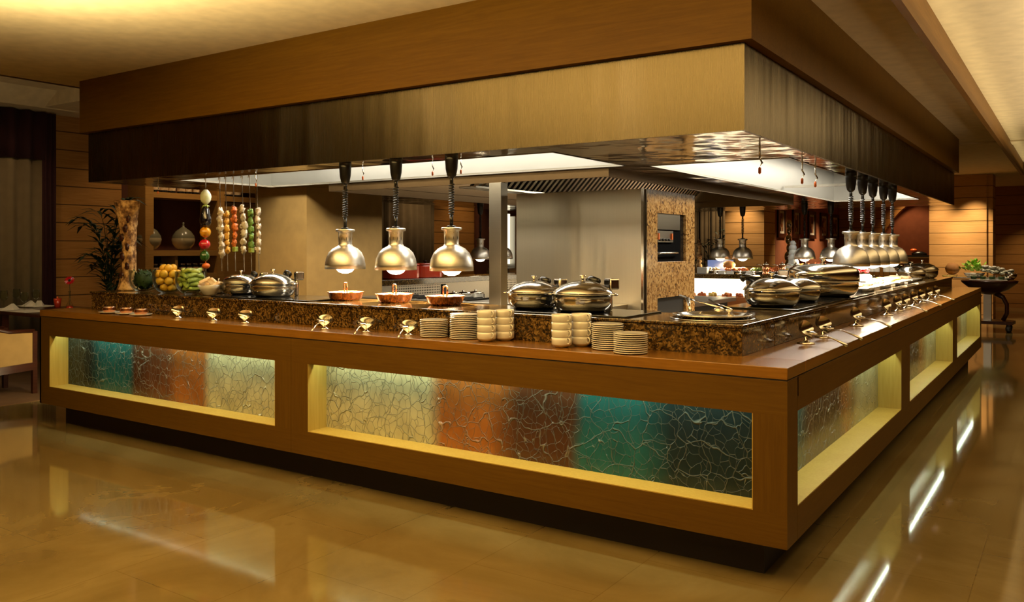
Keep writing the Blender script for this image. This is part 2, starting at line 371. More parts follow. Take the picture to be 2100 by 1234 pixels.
def tag(o, label=None, cat=None, group=None, kind=None):
    if label: o['label'] = label
    if cat: o['category'] = cat
    if group: o['group'] = group
    if kind: o['kind'] = kind
    return o
def thing(name, label, cat, loc=(0, 0, 0), rz=0, group=None):
    o = bpy.data.objects.new(name, None); C.objects.link(o); o.empty_display_size = .1
    o.location = loc; o.rotation_euler = (0, 0, rz); return tag(o, label, cat, group)
def dup(o, parent=None, **k):
    c = o.copy(); C.objects.link(c); c.parent = parent
    for ch in o.children: dup(ch, c)
    return c
def dupt(root, label, loc, rz=0, group=None, sc=None):
    c = dup(root); c.location = loc; c.rotation_euler = (0, 0, rz); tag(c, label, None, group)
    if sc: c.scale = (sc, sc, sc)
    return c
def struct(o, label, cat=None): return tag(o, label, cat, None, 'structure')
def SB(name, mat, label, *boxes, bevel=0):
    m = MB()
    for b_ in boxes: m.box(*b_)
    return struct(m.build(name, mat, bevel=bevel), label, name.split('_')[0])
def X(u, y): return on_y(u, 600, y).x
def Y(u, x): return on_x(u, 600, x).y
ORD = ['topmost', 'second', 'third', 'fourth', 'fifth', 'sixth', 'seventh', 'eighth', 'ninth', 'tenth', 'eleventh', 'twelfth', 'thirteenth', 'fourteenth', 'fifteenth', 'sixteenth']
ZT, GZ, HB, HT = 0.879, 1.017, 1.915, 2.331
L, WW, GX, GY = 5.687, 8.231, -0.267, 0.257

# ================================================================== the room
SB('floor', 'floor', 'polished beige marble floor', (-6.7, 6, -9, 24, -.1, 0))
SB('floor_carpet', 'carpet', 'brown carpet of the dining area on the left', (-13, -6.7, -9, 24, -.1, .004))
SB('ceiling', 'ceiling', 'cream painted ceiling', (-6.385, 6, -9, 24, CEIL, 3.3))
SB('ceiling_recess', 'ceiling', 'raised cream ceiling over the dining area', (-13, -6.42, -9, 24, 3.16, 3.3))
SB('trim_1', 'ceil_dark', 'dark shadow gap along the ceiling edge', (-6.42, -6.385, -9, 24, CEIL, 3.16), (-6.42, -6.38, -9, 24, CEIL - .004, CEIL + .012))
m = MB(); m.prism([(-9.6, 2.99), (-9.05, 2.99), (-8.75, 3.16), (-9.6, 3.16)], 1, -9, 24)
struct(m.build('ceiling_cove', 'ceiling'), 'sloping cream cove above the curtains', 'ceiling')
SB('trim_2', 'ceiling', 'shallow ceiling beam above the left window wall', (-9.3, -6.42, 1.75, 2.3, 3.0, 3.16))
SB('wall_left', 'panel_wood', 'oak panelled wall on the left', (-9.6, -9.45, -9, 2.95, 0, 3.2), (-9.6, -9.45, 5.1, 24, 0, 3.2))
SB('wall_niche', 'terra_dark', 'deep red recess behind the display shelves', (-9.75, -9.6, 2.9, 5.2, 0, 3.2))
# terracotta alcove wall, pillars and back walls
SB('wall_alcove', 'terra', 'terracotta side wall hung with pictures', (-4.50, -4.253, 14.25, 19.9, 0, CEIL))
SB('wall_pillar_back', 'pillar_wood', 'honey oak clad pillar behind the far counter', (-5.06, -4.253, 13.5, 14.25, 0, CEIL))
SB('wall_back_left', 'terra_dark', 'dark back wall of the room on the left', (-13, -4.5, 21, 21.3, 0, CEIL))
SB('wall_pillar_right', 'pillar_wood', 'tall honey oak pillar at the right back', (-1.45, -0.46, 15, 15.7, 0, CEIL), (-0.48, -0.36, 15.06, 15.7, 0, CEIL))
SB('wall_end', 'terra_dark', 'dark reddish wall closing the room on the right', (0.4, 6, 19.6, 19.8, 0, CEIL), (5.9, 6.1, -9, 20, 0, CEIL))
SB('wall_back_right', 'panel_wood', 'oak panelled wall at the back right', (-.7, .45, 18.95, 19.2, 0, CEIL))
# oak wall with the arched terracotta niche
ya = 19.9; pts = []
x0, x1, zc = -3.406, -1.2, 1.15
arch = [(x0, 1.15)] + [(x0 + (x1 - x0) * t, 1.15 + 1.42 * sin(pi / 2 * min(1, t * 1.9)) ** .8) for t in [i / 14 for i in range(15)]] + [(x1, 1.15)]
mb = MB()
for i in range(1, len(arch) - 2):
    (xa, za), (xb, zb) = arch[i], arch[i + 1]
    mb.prism([(xa, za), (xb, zb), (xb, CEIL), (xa, CEIL)], 1, ya, ya + .3)
mb.box(-4.5, x0, ya, ya + .3, 0, CEIL); mb.box(x0, 0, ya, ya + .3, 0, 1.15); mb.box(x1, 0, ya, ya + .3, 1.15, CEIL)
struct(mb.build('wall_back', 'panel_wood'), 'oak back wall with an arched opening', 'wall')
SB('wall_arch_niche', 'terra', 'terracotta plaster inside the arched opening', (-4, 0, ya + .3, ya + .5, 0, CEIL))
light('arch_spot', 'SPOT', (-2.6, 19.4, 2.6), 25, (1, .62, .3), .1, aim=(-2.4, 20.2, 1.2), spot=100)  # spot near the ceiling aimed down into the arched niche
for x, y, e in [(-4.66, 13.1, 130), (-1.25, 14.55, 170), (-.65, 14.55, 240), (-5.7, 16.1, 60), (-3.3, 15.0, 230), (-3.3, 17.5, 260), (-2.6, 18.9, 170), (.1, 18.1, 110)]:
    light('far_wall_spot', 'SPOT', (x, y, CEIL - .02), e, (1, .70, .38), .03, aim=(x, y + .25, 0) if x > -3 or y < 14 else (x - .5, y, .9), spot=75, blend=.9)  # right pillar scallops, plus spots added to brighten alcove, curtain and back walls
light('curtain_fill', 'SPOT', (-5.6, 15.9, 2.7), 90, (1, .7, .4), .05, aim=(-6.0, 17.0, 1.5), spot=100)  # added spot that lifts the dark far curtain
# wooden fascia hanging from the ceiling, right
tr = SB('trim_3', 'wood_bulk_y', 'long oak fascia board hanging under the ceiling', (.19, .232, -2, 13, 2.57, CEIL))
SB('trim_4', 'ceiling', 'ceiling downstand at the far end', (-1.6, 6, 9.5, 9.9, CEIL - .02, CEIL))

# curtains on the left wall: pleated cloth with a maroon heading
def curtain(name, label, x, y0, y1, z0, z1, mat, zh=None, n=60, amp=.045, pitch=.19):
    t = thing(name, label, 'curtain', (x, (y0 + y1) / 2, z0)); k = MB(); vs = []; rnd = random.Random(int(y0 * 10))
    ph = 0; ys = [y0 + (y1 - y0) * i / n for i in range(n + 1)]
    prof = []
    for yy in ys:
        ph += (y1 - y0) / n / pitch * 2 * pi * rnd.uniform(.7, 1.3); prof.append(amp * sin(ph))
    def sheet(za, zb, off, mt, nm):
        k = MB(); vs = []
        for i, yy in enumerate(ys):
            for d in (0, .012):
                for z in (za, zb): vs.append((prof[i] + off - d, yy - (y0 + y1) / 2, z - z0))
        fs = []
        for i in range(n):
            a, b_ = i * 4, (i + 1) * 4
            fs += [(a, b_, b_ + 1, a + 1), (a + 2, a + 3, b_ + 3, b_ + 2), (a, a + 2, b_ + 2, b_), (a + 1, b_ + 1, b_ + 3, a + 3)]
        fs += [(0, 1, 3, 2), (n * 4, n * 4 + 2, n * 4 + 3, n * 4 + 1)]
        k.add(vs, fs, True); return k.build(nm, mt, t)
    if zh:
        sheet(z0, zh, 0, mat, 'drape'); sheet(zh - .01, z1, .018, 'maroon', 'heading')
    else: sheet(z0, z1, 0, mat, 'drape')
    return t
yc = Y(107, -9.35)
curtain('curtain', 'full height taupe curtain with maroon heading at the far left edge', -9.33, -1.5, yc - .12, .01, 2.98, 'curtain', 2.42, 90)
k = MB()
for i in range(8): k.tube([(-9.30 + .018 * sin(i * 2), yc - .13 + i * .018, .02), (-9.30 + .018 * sin(i * 2), yc - .13 + i * .018, 2.97)], .016, 6)
tag(k.build('curtain_border', 'maroon'), 'narrow dark maroon drape hanging beside the taupe curtain', 'curtain')
curtain('curtain', 'taupe striped curtain seen between the beige pillar and the oak wall', -9.36, Y(760, -9.4), Y(886, -9.4), .01, 2.98, 'curtain', None, 70)
ct = thing('curtain', 'dark brown curtain behind the palm at the far counter', 'curtain', (-6.3, 17.0, .01)); k = MB()
for i in range(34): k.tube([(-1.7 + i * .1, .03 * sin(i * 2.1), 0), (-1.7 + i * .1, .03 * sin(i * 2.1), 2.72)], .056, 8)
k.build('drape', 'curtain', ct)
SB('wall_far_dark', 'terra_dark', 'dark reveal beside the far oak panel', (-9.44, -9.38, Y(976, -9.4), Y(1003, -9.4), 0, 3))

# beige plaster pillar inside the kitchen
SB('wall_pillar_left', 'plaster', 'square beige plaster pillar at the kitchen corner', (-5.56, -4.86, 1.95, 2.95, 0, HB - .001))

# ================================================================== buffet counter
led_c = (0.86, 1.0, 0.72)
def niche_run(t, ax, segs, niches, bands, wf, wfv):
    """ax 0: run along x with its face at y=0; ax 1: run along y with its face at x=0"""
    def bx(mb, a0, a1, d0, d1, z0, z1):
        if ax == 0: mb.box(a0, a1, d0, d1, z0, z1)
        else: mb.box(-d1, -d0, a0, a1, z0, z1)
    zb, zr, w0, w1 = .1624, .826, .302, .688
    fr = MB(); st = []
    for s0, s1 in segs:
        bx(fr, s0, s1, 0, .145, zb, w0 - .004); bx(fr, s0, s1, 0, .05, w1, zr); bx(fr, s0, s1, .05, .16, .745, zr)
        for n0, n1 in niches:
            pass
        ns = [n for n in niches if n[0] > s0 - .01 and n[1] < s1 + .01]
        edges = [s0] + [e for n in ns for e in n] + [s1]
        for i in range(0, len(edges), 2): st.append((edges[i], edges[i + 1]))
    fr.build('frame_rail', wf, t)
    for e0, e1 in st:
        pk = MB(); bx(pk, e0, e1, 0, .145, w0 - .004, w1); bx(pk, e0, e1, .05, .145, w1, .745); pk.build('frame_post', wfv, t)
    for i, (n0, n1) in enumerate(niches):
        li = MB(); e = .004
        bx(li, n0, n1, .001, .145, w0 - .004, w0); bx(li, n0, n0 + e, .001, .145, w0, w1); bx(li, n1 - e, n1, .001, .145, w0, w1)
        lo = li.build('niche_lining', 'lining', t)
        pm = crackle('relief_glass', ax, 1, bands[i])
        pn = MB(); bx(pn, n0, n1, .143, .158, w0, .745); pn.build('relief_panel', pm, t)
        le = MB(); bx(le, n0 + .02, n1 - .02, .064, .078, .735, .744); le.build('light_strip', 'steel_lite', t)
        c = (n0 + n1) / 2; ln = n1 - n0 - .06
        if ax == 0: light('niche_light', 'AREA', (c, .071, .733), 2.2 * ln, led_c, ln, .012, rot=(0, 0, 0))
        else: light('niche_light', 'AREA', (-.071, c, .733), 2.2 * ln, led_c, ln, .012, rot=(0, 0, pi / 2))
XB = [-5.55, -5.102, -4.681, -4.257, -3.829, -2.995]
XC = [-2.7175, -1.886, -1.43, -1.024, -.659, -.137]
b1 = [(XB[0], DTEAL), (-5.25, (.01, .018, .016)), (-5.05, TEAL), (XB[2] - .03, TEAL), (XB[2] + .03, BRN), (XB[3], (.16, .055, .02)), (XB[3] + .1, ORG), (XB[4] - .05, ORG), (XB[4] + .03, BEIGE), (XB[5], BEIGE)]
b2 = [(XC[0], BEIGE), (XC[1] - .05, BEIGE), (XC[1] + .03, ORG), (XC[2] - .1, ORG), (XC[2] + .06, BRN), (XC[3] - .03, BRN), (XC[3] + .03, TEAL), (XC[4] - .06, TEAL), (XC[4] + .1, DTEAL), (XC[5], DTEAL)]
def yb(y0, y1):
    d = y1 - y0
    return [(y0, DTEAL), (y0 + .12 * d, TEAL), (y0 + .2 * d, TEAL), (y0 + .3 * d, BRN), (y0 + .55 * d, BRN), (y0 + .62 * d, ORG), (y0 + .7 * d, (.30, .2, .08)), (y0 + .78 * d, BEIGE), (y1, BEIGE)]
ct = thing('buffet_counter', 'long oak buffet counter with two lit coloured glass niches, front run', 'counter', (0, 0, 0))
niche_run(ct, 0, [(-L, -2.857), (-2.855, 0)], [(-5.546, -2.995), (-2.7175, -.137)], [b1, b2], 'wood_x', 'wood_z')
MB().box(-L + .1315, -.1315, .1315, .7, 0, .1625).build('plinth', 'plinth', ct)
MB().box(-L, 0, 0, .27, .832, ZT).build('tray_rail', 'wood_rail', ct, bevel=.002)
MB().box(-L + .02, -.3, .16, .72, .1625, .878).box(-L, -L + .02, 0, .9, .1625, .832).build('cabinet_body', 'wood_y', ct)
MB().box(-L + .003, -.003, .003, .16, .826, .832).build('shadow_gap', 'plinth', ct)
ct = thing('buffet_counter', 'long oak buffet counter with three lit coloured glass niches, right run', 'counter', (0, 0, 0))
niche_run(ct, 1, [(.1475, 2.787), (2.789, 5.565), (5.567, WW)], [(.1498, 2.622), (2.955, 5.397), (5.735, 8.096)], [yb(.15, 2.622), yb(2.955, 5.397), yb(5.735, 8.096)], 'wood_y', 'wood_z')
MB().box(-.7, -.1315, .7, WW - .1, 0, .1625).build('plinth', 'plinth', ct)
MB().box(-.27, 0, .2705, WW, .832, ZT).build('tray_rail', 'wood_rail_y', ct, bevel=.002)
MB().box(-.70, -.16, .73, WW - .01, .1625, .878).build('cabinet_body', 'steel_bench', ct)
MB().box(-.16, -.003, .2705, WW - .003, .826, .832).build('shadow_gap', 'plinth', ct)
# granite benches stepping up behind the tray rail
def gran(label, name, *bxs):
    k = MB()
    for b_ in bxs: k.box(*b_)
    return tag(k.build(name, 'granite', bevel=.003), label, 'countertop')
gran('dark gold granite worktop of the front run, raised behind the tray rail', 'granite_worktop', (-5.42, GX, GY, .73, ZT + .0005, GZ - .014), (-5.43, GX + .008, GY - .008, .735, GZ - .014, GZ))
gran('dark gold granite worktop of the right run with warming trays on it', 'granite_worktop', (-.71, GX, .736, 7.78, ZT + .0005, GZ - .014), (-.715, GX + .008, .736, 7.79, GZ - .014, GZ))
gran('granite worktop of the far run under the two pairs of heat lamps', 'granite_worktop', (-5.42, -.72, 7.32, 7.80, .955, GZ))
gran('granite worktop of the left run carrying the red pots', 'granite_worktop', (-5.55, -5.09, 2.97, 7.30, .955, GZ))
# left run: stainless cabinets with perforated panels below the granite
t = thing('kitchen_cabinet', 'stainless kitchen cabinet with perforated vents under the left granite', 'cabinet', (-5.3, 5.1, 0))
MB().box(-.22, .17, -2.12, 2.18, 0, .954).build('body', 'steel_bench', t)
for i, yy in enumerate((3.75, 5.6)):
    MB().box(.17, .178, yy - 5.1 - .35, yy - 5.1 + .45, .76, .94).build('perforated_panel', 'perf', t)
    MB().box(.17, .185, yy - 5.1 + .50, yy - 5.1 + .56, .3, .94).build('divider', 'black_matte', t)
t = thing('work_shelf', 'low stainless bench running below the left granite worktop', 'bench', (-4.75, 4.6, 0))
MB().box(-.35, .3, -1.6, 2.5, .70, .74).build('top', 'steel_lite', t, bevel=.004)
MB().box(-.33, .27, -1.57, 2.47, 0, .70).build('body', 'steel_bench', t)
# far run: lit refrigerated display
t = thing('display_counter', 'glowing refrigerated display counter under the far granite', 'counter', (-3.0, 7.6, 0))
MB().box(-2.4, 2.27, -.22, .18, 0, .70).build('body', 'copper', t)
MB().box(-2.4, 2.27, .0, .18, .70, .954).build('back_panel', 'steel_lite', t)
MB().box(-.9, 1.0, -.012, 0, .72, .948).build('light_panel', 'shelf_glow', t)
MB().box(-2.4, 2.27, -.26, -.22, .66, .72).build('edge_trim', 'copper', t)
for i in range(9):
    k = MB(); rr = random.Random(i)
    for j in range(7): k.blob((rr.uniform(-.05, .05), rr.uniform(-.04, .04), .02 + rr.uniform(0, .03)), .025, rough=.2, rnd=rr, seg=8, rings=6)
    tag(k.build('food_portion', ['food_red', 'food_yel', 'meat_o'][i % 3], loc=(-3.75 + i * .17, 7.48, .70)), ['heap of red salad inside the glowing display', 'heap of yellow fruit inside the glowing display', 'heap of orange salad inside the glowing display'][i % 3] + ', ' + ['leftmost of all', 'second from the left', 'third from the left', 'fourth from the left', 'in the very middle', 'fourth from the right', 'third from the right', 'second from the right', 'rightmost of all'][i], 'food', 'salads inside the lit display')

# ================================================================== extractor hood and oak bulkhead
SB('ceiling_bulkhead', 'wood_bulk', 'oak clad bulkhead between hood and ceiling', (-6.11, -.319, .545, 9.018, HT + .004, CEIL))
hx0, hx1, hy0, hy1 = -6.051, -.3676, .590, 8.952
hd = thing('extractor_hood', 'huge stainless extractor hood hanging over the buffet island', 'hood', (0, 0, 0))
def ring(mb, x0, x1, y0, y1, z0, z1, w):
    mb.box(x0, x1, y0, y0 + w, z0, z1); mb.box(x0, x1, y1 - w, y1, z0, z1); mb.box(x0, x0 + w, y0 + w, y1 - w, z0, z1); mb.box(x1 - w, x1, y0 + w, y1 - w, z0, z1)
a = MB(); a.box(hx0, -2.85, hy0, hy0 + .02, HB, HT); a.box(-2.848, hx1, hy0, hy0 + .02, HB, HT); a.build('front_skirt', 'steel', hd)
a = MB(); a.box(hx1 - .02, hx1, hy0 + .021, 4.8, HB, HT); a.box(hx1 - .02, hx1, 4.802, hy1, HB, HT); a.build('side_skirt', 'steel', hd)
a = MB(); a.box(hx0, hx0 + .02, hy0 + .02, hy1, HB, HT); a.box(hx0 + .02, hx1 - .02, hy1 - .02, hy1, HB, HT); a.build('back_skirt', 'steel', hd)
MB().box(hx0 + .01, hx1 - .01, hy0 + .01, hy1 - .01, HT - .012, HT + .004).build('top_plate', 'steel_lite', hd)
# underside plates around the three openings
c1 = (-5.18, -1.595, .86, 1.82); c2 = (-1.47, -.53, 1.93, 7.2); c3 = (-4.45, -1.74, 1.90, 6.4)
xs = sorted({hx0 + .02, hx1 - .02, c1[0], c1[1], c2[0], c2[1], c3[0], c3[1]}); ys = sorted({hy0 + .02, hy1 - .02, c1[2], c1[3], c2[2], c2[3], c3[2], c3[3]})
def inside(x, y): return any(c[0] < x < c[1] and c[2] < y < c[3] for c in (c1, c2, c3))
a = MB()
for i in range(len(xs) - 1):
    j = 0
    while j < len(ys) - 1:
        if inside((xs[i] + xs[i + 1]) / 2, (ys[j] + ys[j + 1]) / 2): j += 1; continue
        k = j
        while k + 1 < len(ys) - 1 and not inside((xs[i] + xs[i + 1]) / 2, (ys[k + 1] + ys[k + 2]) / 2): k += 1
        a.box(xs[i], xs[i + 1], ys[j], ys[k + 1], HB, HB + .012); j = k + 1
a.build('underside', 'steel_under', hd)
for c in (c1, c2):
    a = MB(); ring(a, c[0] - .01, c[1] + .01, c[2] - .01, c[3] + .01, HB + .012, HT - .013, .01); li = a.build('opening_lining', 'steel_lite', hd)
    a = MB(); ring(a, c[0], c[1], c[2], c[3], HB - .004, HB + .004, .008); a.build('opening_edge', 'chrome', hd)
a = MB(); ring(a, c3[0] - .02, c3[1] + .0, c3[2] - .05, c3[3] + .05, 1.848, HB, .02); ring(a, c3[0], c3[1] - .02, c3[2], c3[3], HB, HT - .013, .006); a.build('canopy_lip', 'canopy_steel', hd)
MB().box(-1.46, -.54, 5.10, 5.12, 1.95, 1.975).build('cross_bar', 'chrome', hd)
a = MB(); a.box(c3[0] + .02, -3.35, c3[2] + .01, c3[3] - .01, 2.22, 2.24); a.build('canopy_ceiling', 'steel_lite', hd)
# louvred grease filters leaning inside the canopy
a = MB()
for i in range(30):
    y = 2.0 + i * .08; a.prism([(-3.02, 1.84), (-2.97, 1.84), (-2.57, 2.26), (-2.62, 2.26)], 1, y, y + .036)
for i in range(24):
    y = 4.4 + i * .08; a.prism([(-3.02, 1.84), (-2.97, 1.84), (-2.57, 2.26), (-2.62, 2.26)], 1, y, y + .036)
a.box(-3.12, -2.95, 1.95, 6.3, 1.828, 1.842)
a.build('grease_filter', 'steel_bench', hd)
MB().prism([(-3.07, 1.845), (-3.05, 1.845), (-2.64, 2.28), (-2.66, 2.28)], 1, 2.02, 6.3).build('filter_backing', 'black_matte', hd)
# fluorescent fittings in the openings
light('hood_light', 'AREA', ((c1[0] + c1[1]) / 2, 1.2, 2.27), 60, (1, .90, .72), 3.3, .25)
light('hood_light', 'AREA', (-.85, 4.55, 2.27), 85, (1, .90, .74), .25, 5.0)
light('hood_light', 'AREA', (-3.9, 4.0, 2.2), 34, (1, .90, .74), .6, 4.0)
light('hood_light', 'AREA', (-3.9, 5.6, 2.2), 20, (1, .85, .62), .5, 1.2)
# steel post from the canopy down to the kitchen
px = X(1022, 1.89)
k = MB(); k.box(-.055, .055, -.045, .045, 0, 1.848); t = k.build('steel_post', 'steel_h', bevel=.003, loc=(px, 1.89, 0)); tag(t, 'square stainless post standing between the bench and the hood', 'post')
# gas stub / probe fittings hanging at the openings
hk = thing('ceiling_hook', 'x', 'hook', (0, 0, 0)); k = MB(); k.tube([(0, 0, 0), (0, 0, -.05), (.01, 0, -.07), (.0, 0, -.085), (-.012, 0, -.07)], .004, 6); k.build('hook', 'chrome', hk)
MB().lathe([(0, -.115), (.006, -.11), (.006, -.09), (0, -.085)], 8).build('tip', 'carrot', hk)
hs = [(748, 'between the first two heat lamps'), (891, 'just left of the third front heat lamp'), (949, 'just right of the third front heat lamp')]
for i, (u, w) in enumerate(hs):
    lc = (X(u, .9), .88, HB + .02); lb = 'thin hanging clip with an orange tip ' + w
    if i == 0: hk.location = lc; tag(hk, lb, 'hook', 'clips hanging from the hood')
    else: dupt(hk, lb, lc, 0, 'clips hanging from the hood')
for u, w in ((1558, 'nearest the hood corner'), (1645, 'second from the hood corner'), (1672, 'third from the hood corner')):
    dupt(hk, 'thin hanging clip on the right hood edge, ' + w, (-.52, Y(u, -.52), HB + .01), 0, 'clips hanging from the hood', 1.4)
dupt(hk, 'thin hanging clip above the white meat skewer at far right of the skewers', (X(529, .9), .88, HB + .02), 0, 'clips hanging from the hood')
dupt(hk, 'thin hanging clip above the carved bark vase', (X(346, .9), .80, HB), 0, 'clips hanging from the hood')

# ------------------------------------------------------------------ heat lamps
def lamp_make():
    t = thing('heat_lamp', 'x', 'lamp', (0, 0, 0))
    MB().lathe([(0, 0), (.041, 0), (.040, -.03), (.036, -.085), (.028, -.125), (.014, -.14), (0, -.14)], 20).build('ceiling_cup', 'black', t)
    k = MB(); pts = []
    k.tube([(0, 0, -.13), (0, 0, -.175)], .011, 8)
    n = 12
    for i in range(n * 10 + 1):
        a_ = 2 * pi * i / 10; pts.append((.0150 * cos(a_), .0150 * sin(a_), -.175 - .185 * i / (n * 10)))
    k.tube(pts, .0042, 5); k.tube([(0, 0, -.36), (0, 0, -.425)], .0105, 8)
    k.lathe([(0, -.425), (.022, -.425), (.03, -.435), (0, -.435)], 16)
    k.build('coiled_cord', 'black', t)
    sh = MB().lathe([(.0, -.436), (.058, -.436), (.064, -.444), (.060, -.453), (.046, -.457), (.044, -.535), (.048, -.545), (.054, -.550), (.082, -.564), (.108, -.590), (.125, -.628), (.132, -.668), (.133, -.700), (.130, -.700), (.128, -.668), (.120, -.630), (.103, -.596), (.07, -.572), (.04, -.56), (.0, -.556)], 40)
    so = sh.build('shade', 'lamp_steel', t)
    k = MB()
    for i in range(10):
        a_ = 2 * pi * i / 10; c_ = (.0445 * cos(a_), .0445 * sin(a_))
        k.blob((c_[0], c_[1], -.468), .0038, (.5, .5, 1), 6, 4); k.blob((c_[0], c_[1], -.50), .004, (.5, .5, 3), 6, 4)
    k.build('vent_holes', 'black_matte', so)
    MB().lathe([(0, -.615), (.02, -.615), (.035, -.635), (.062, -.675), (.060, -.70), (.045, -.718), (.02, -.728), (0, -.73)], 20).build('bulb', 'bulb', t)
    return t
lamp = lamp_make(); lamp0 = [True]
def put_lamp(x, y, label, group, dz=0, e=17, grow=1):
    l = lamp if lamp0[0] else dup(lamp); lamp0[0] = False
    l.location = (x, y, HB + dz); tag(l, label, 'lamp', group)
    if e: light('heat_lamp_light', 'SPOT', (x, y, HB + dz - .75 * grow), e * .6, (1, .76, .46), .03, aim=(x, y, 0), spot=168, blend=.3)
    return l
g = 'heat lamps over the front counter'
put_lamp(X(708, .66), .66, 'spun steel heat lamp over the leftmost copper pan', g, 0, 130)
put_lamp(X(812, .66), .66, 'spun steel heat lamp over the middle copper pan', g, 0, 130)
put_lamp(X(926, .66), .66, 'spun steel heat lamp over the rightmost copper pan', g, 0, 130)
g = 'heat lamps over the right counter'
for u, w in ((1745, 'nearest the camera'), (1769, 'second from the camera'), (1790, 'third from the camera'), (1812, 'fourth from the camera'), (1830, 'farthest from the camera')):
    put_lamp(-.46, Y(u, -.46), 'spun steel heat lamp in the right hand row, ' + w, g, 0, 60)
g = 'heat lamps over the far counter'
for u, w in ((1477, 'first of four from the left'), (1523, 'second of four from the left'), (1650, 'third of four from the left'), (1704, 'last of four from the left')):
    put_lamp(X(u, 7.62), 7.62, 'heat lamp over the far display, ' + w, g, 0, 55)
put_lamp(-5.3, Y(985, -5.3), 'heat lamp over the left counter, left of the steel post', 'heat lamps over the left counter', 0, 12)
put_lamp(-5.3, Y(1022, -5.3) + .1, 'heat lamp over the left counter, half behind the steel post', 'heat lamps over the left counter', 0, 12)

# ================================================================== oven block
t = thing('oven', 'tall stainless oven block faced with gold granite', 'oven', (0, 0, 0))
ox0, ox1, oy = -2.89, -1.735, 2.43
MB().box(ox0, ox1 - .03, oy, 3.40, 0, 1.80).build('body', 'oven_steel', t)
MB().box(ox1 - .03, ox1 - .012, oy - .004, oy + .02, .1, 1.80).box(ox1 - .03, ox1, oy + .03, oy + .035, .1, 1.8).build('corner_trim', 'chrome', t)
ys_, ye_ = oy + .04, 3.42; w = (2.66, 3.23, 1.247, 1.625); lo = (2.69, 3.28, .55, .965)
k = MB(); X0, X1 = ox1 - .025, ox1
k.box(X0, X1, ys_, w[0], .1, 1.80); k.box(X0, X1, w[1], ye_, .1, 1.80); k.box(X0, X1, w[0], w[1], w[3], 1.80); k.box(X0, X1, w[0], w[1], lo[3], w[2]); k.box(X0, X1, w[0], w[1], .1, lo[2])
k.build('granite_front', 'granite_gold', t, bevel=.002)
k = MB(); k.box(ox1 - .03, ox1 - .024, w[0], w[1], w[2], w[3])
k.build('oven_glass', 'glass_top', t)
k = MB(); k.box(ox1 - .024, ox1 - .012, w[0], w[1] - .1, 1.50, w[3]); k.build('upper_plate', 'steel_h', t)
k = MB(); k.box(ox1 - .024, ox1 - .008, w[0] + .0, w[0] + .32, 1.40, 1.49); pn = k.build('control_panel', 'steel_bench', t)
for i in range(4): MB().lathe([(0, 0), (.012, 0), (.010, .012), (0, .014)], 12, mat=Matrix.Translation((ox1 - .008, w[0] + .05 + i * .06, 1.42)) @ Matrix.Rotation(pi / 2, 4, 'Y')).build('knob', 'black', pn)
for yy in (w[0] + .012, w[0] + .27): MB().box(ox1 - .008, ox1 + .004, yy, yy + .02, 1.42, 1.47).build('handle', 'carrot', pn)
k = MB(); k.tube([(ox1 - .004, w[0] + .02, 1.31), (ox1 + .012, w[0] + .05, 1.315), (ox1 + .012, w[1] - .2, 1.315), (ox1 - .004, w[1] - .17, 1.31)], .007, 8); k.build('door_handle', 'chrome', t)
k = MB(); k.box(ox1 - .03, ox1 - .022, lo[0], lo[1], lo[2], lo[3]); k.build('lower_opening', 'black_matte', t)

# cooking benches of the kitchen island
t = thing('cooking_bench', 'stainless cooking bench in front of the oven side', 'bench', (0, 0, 0))
MB().box(-4.3, -1.86, 1.96, 2.40, .88, .93).build('top', 'steel_bench', t, bevel=.004); MB().box(-4.28, -1.89, 1.99, 2.40, 0, .88).build('body', 'steel_bench', t)
k = MB()
for i in range(9): k.box(-3.9 + i * .1, -3.88 + i * .1, 2.0, 2.36, .931, .945)
k.build('grate', 'black_matte', t)
t = thing('cooking_bench', 'stainless cooking range to the right of the granite oven front', 'bench', (0, 0, 0))
MB().box(-3.3, -2.02, 3.46, 5.3, .80, .84).build('top', 'steel_bench', t, bevel=.004); MB().box(-3.28, -2.05, 3.5, 5.28, 0, .72).build('body', 'steel_bench', t)
MB().box(-3.26, -2.10, 3.52, 5.26, .72, .80).build('dark_gap', 'black_matte', t)
for i in range(3): MB().box(-2.05, -2.035, 3.55 + i * .58, 4.08 + i * .58, .15, .70).build('door', 'steel_h', t)
# doner grill glimpsed between the post and the oven
t = thing('doner_grill', 'upright roasting grill with red meat behind the steel post', 'grill', (-5.0, 6.6, 0))
gx = on_y(1030, 500, 7.2)
t.location = (gx.x, 7.2, 0)
MB().box(-.18, .24, -.16, .14, 0, GZ).build('cabinet', 'steel_bench', t)
MB().box(-.16, .22, .02, .12, GZ, GZ + .82).build('back_plate', 'steel_lite', t)
MB().box(-.16, .22, -.14, .02, GZ, GZ + .04).build('base', 'steel_lite', t)
k = MB(); k.lathe([(0, .06), (.05, .07), (.085, .14), (.10, .4), (.12, .66), (.05, .72), (0, .72)], 20, (-.06, -.06, GZ)); k.build('roast_meat', 'doner', t)
MB().box(.06, .13, -.1, .02, GZ + .1, GZ + .86).build('lit_column', 'lit_column', t)

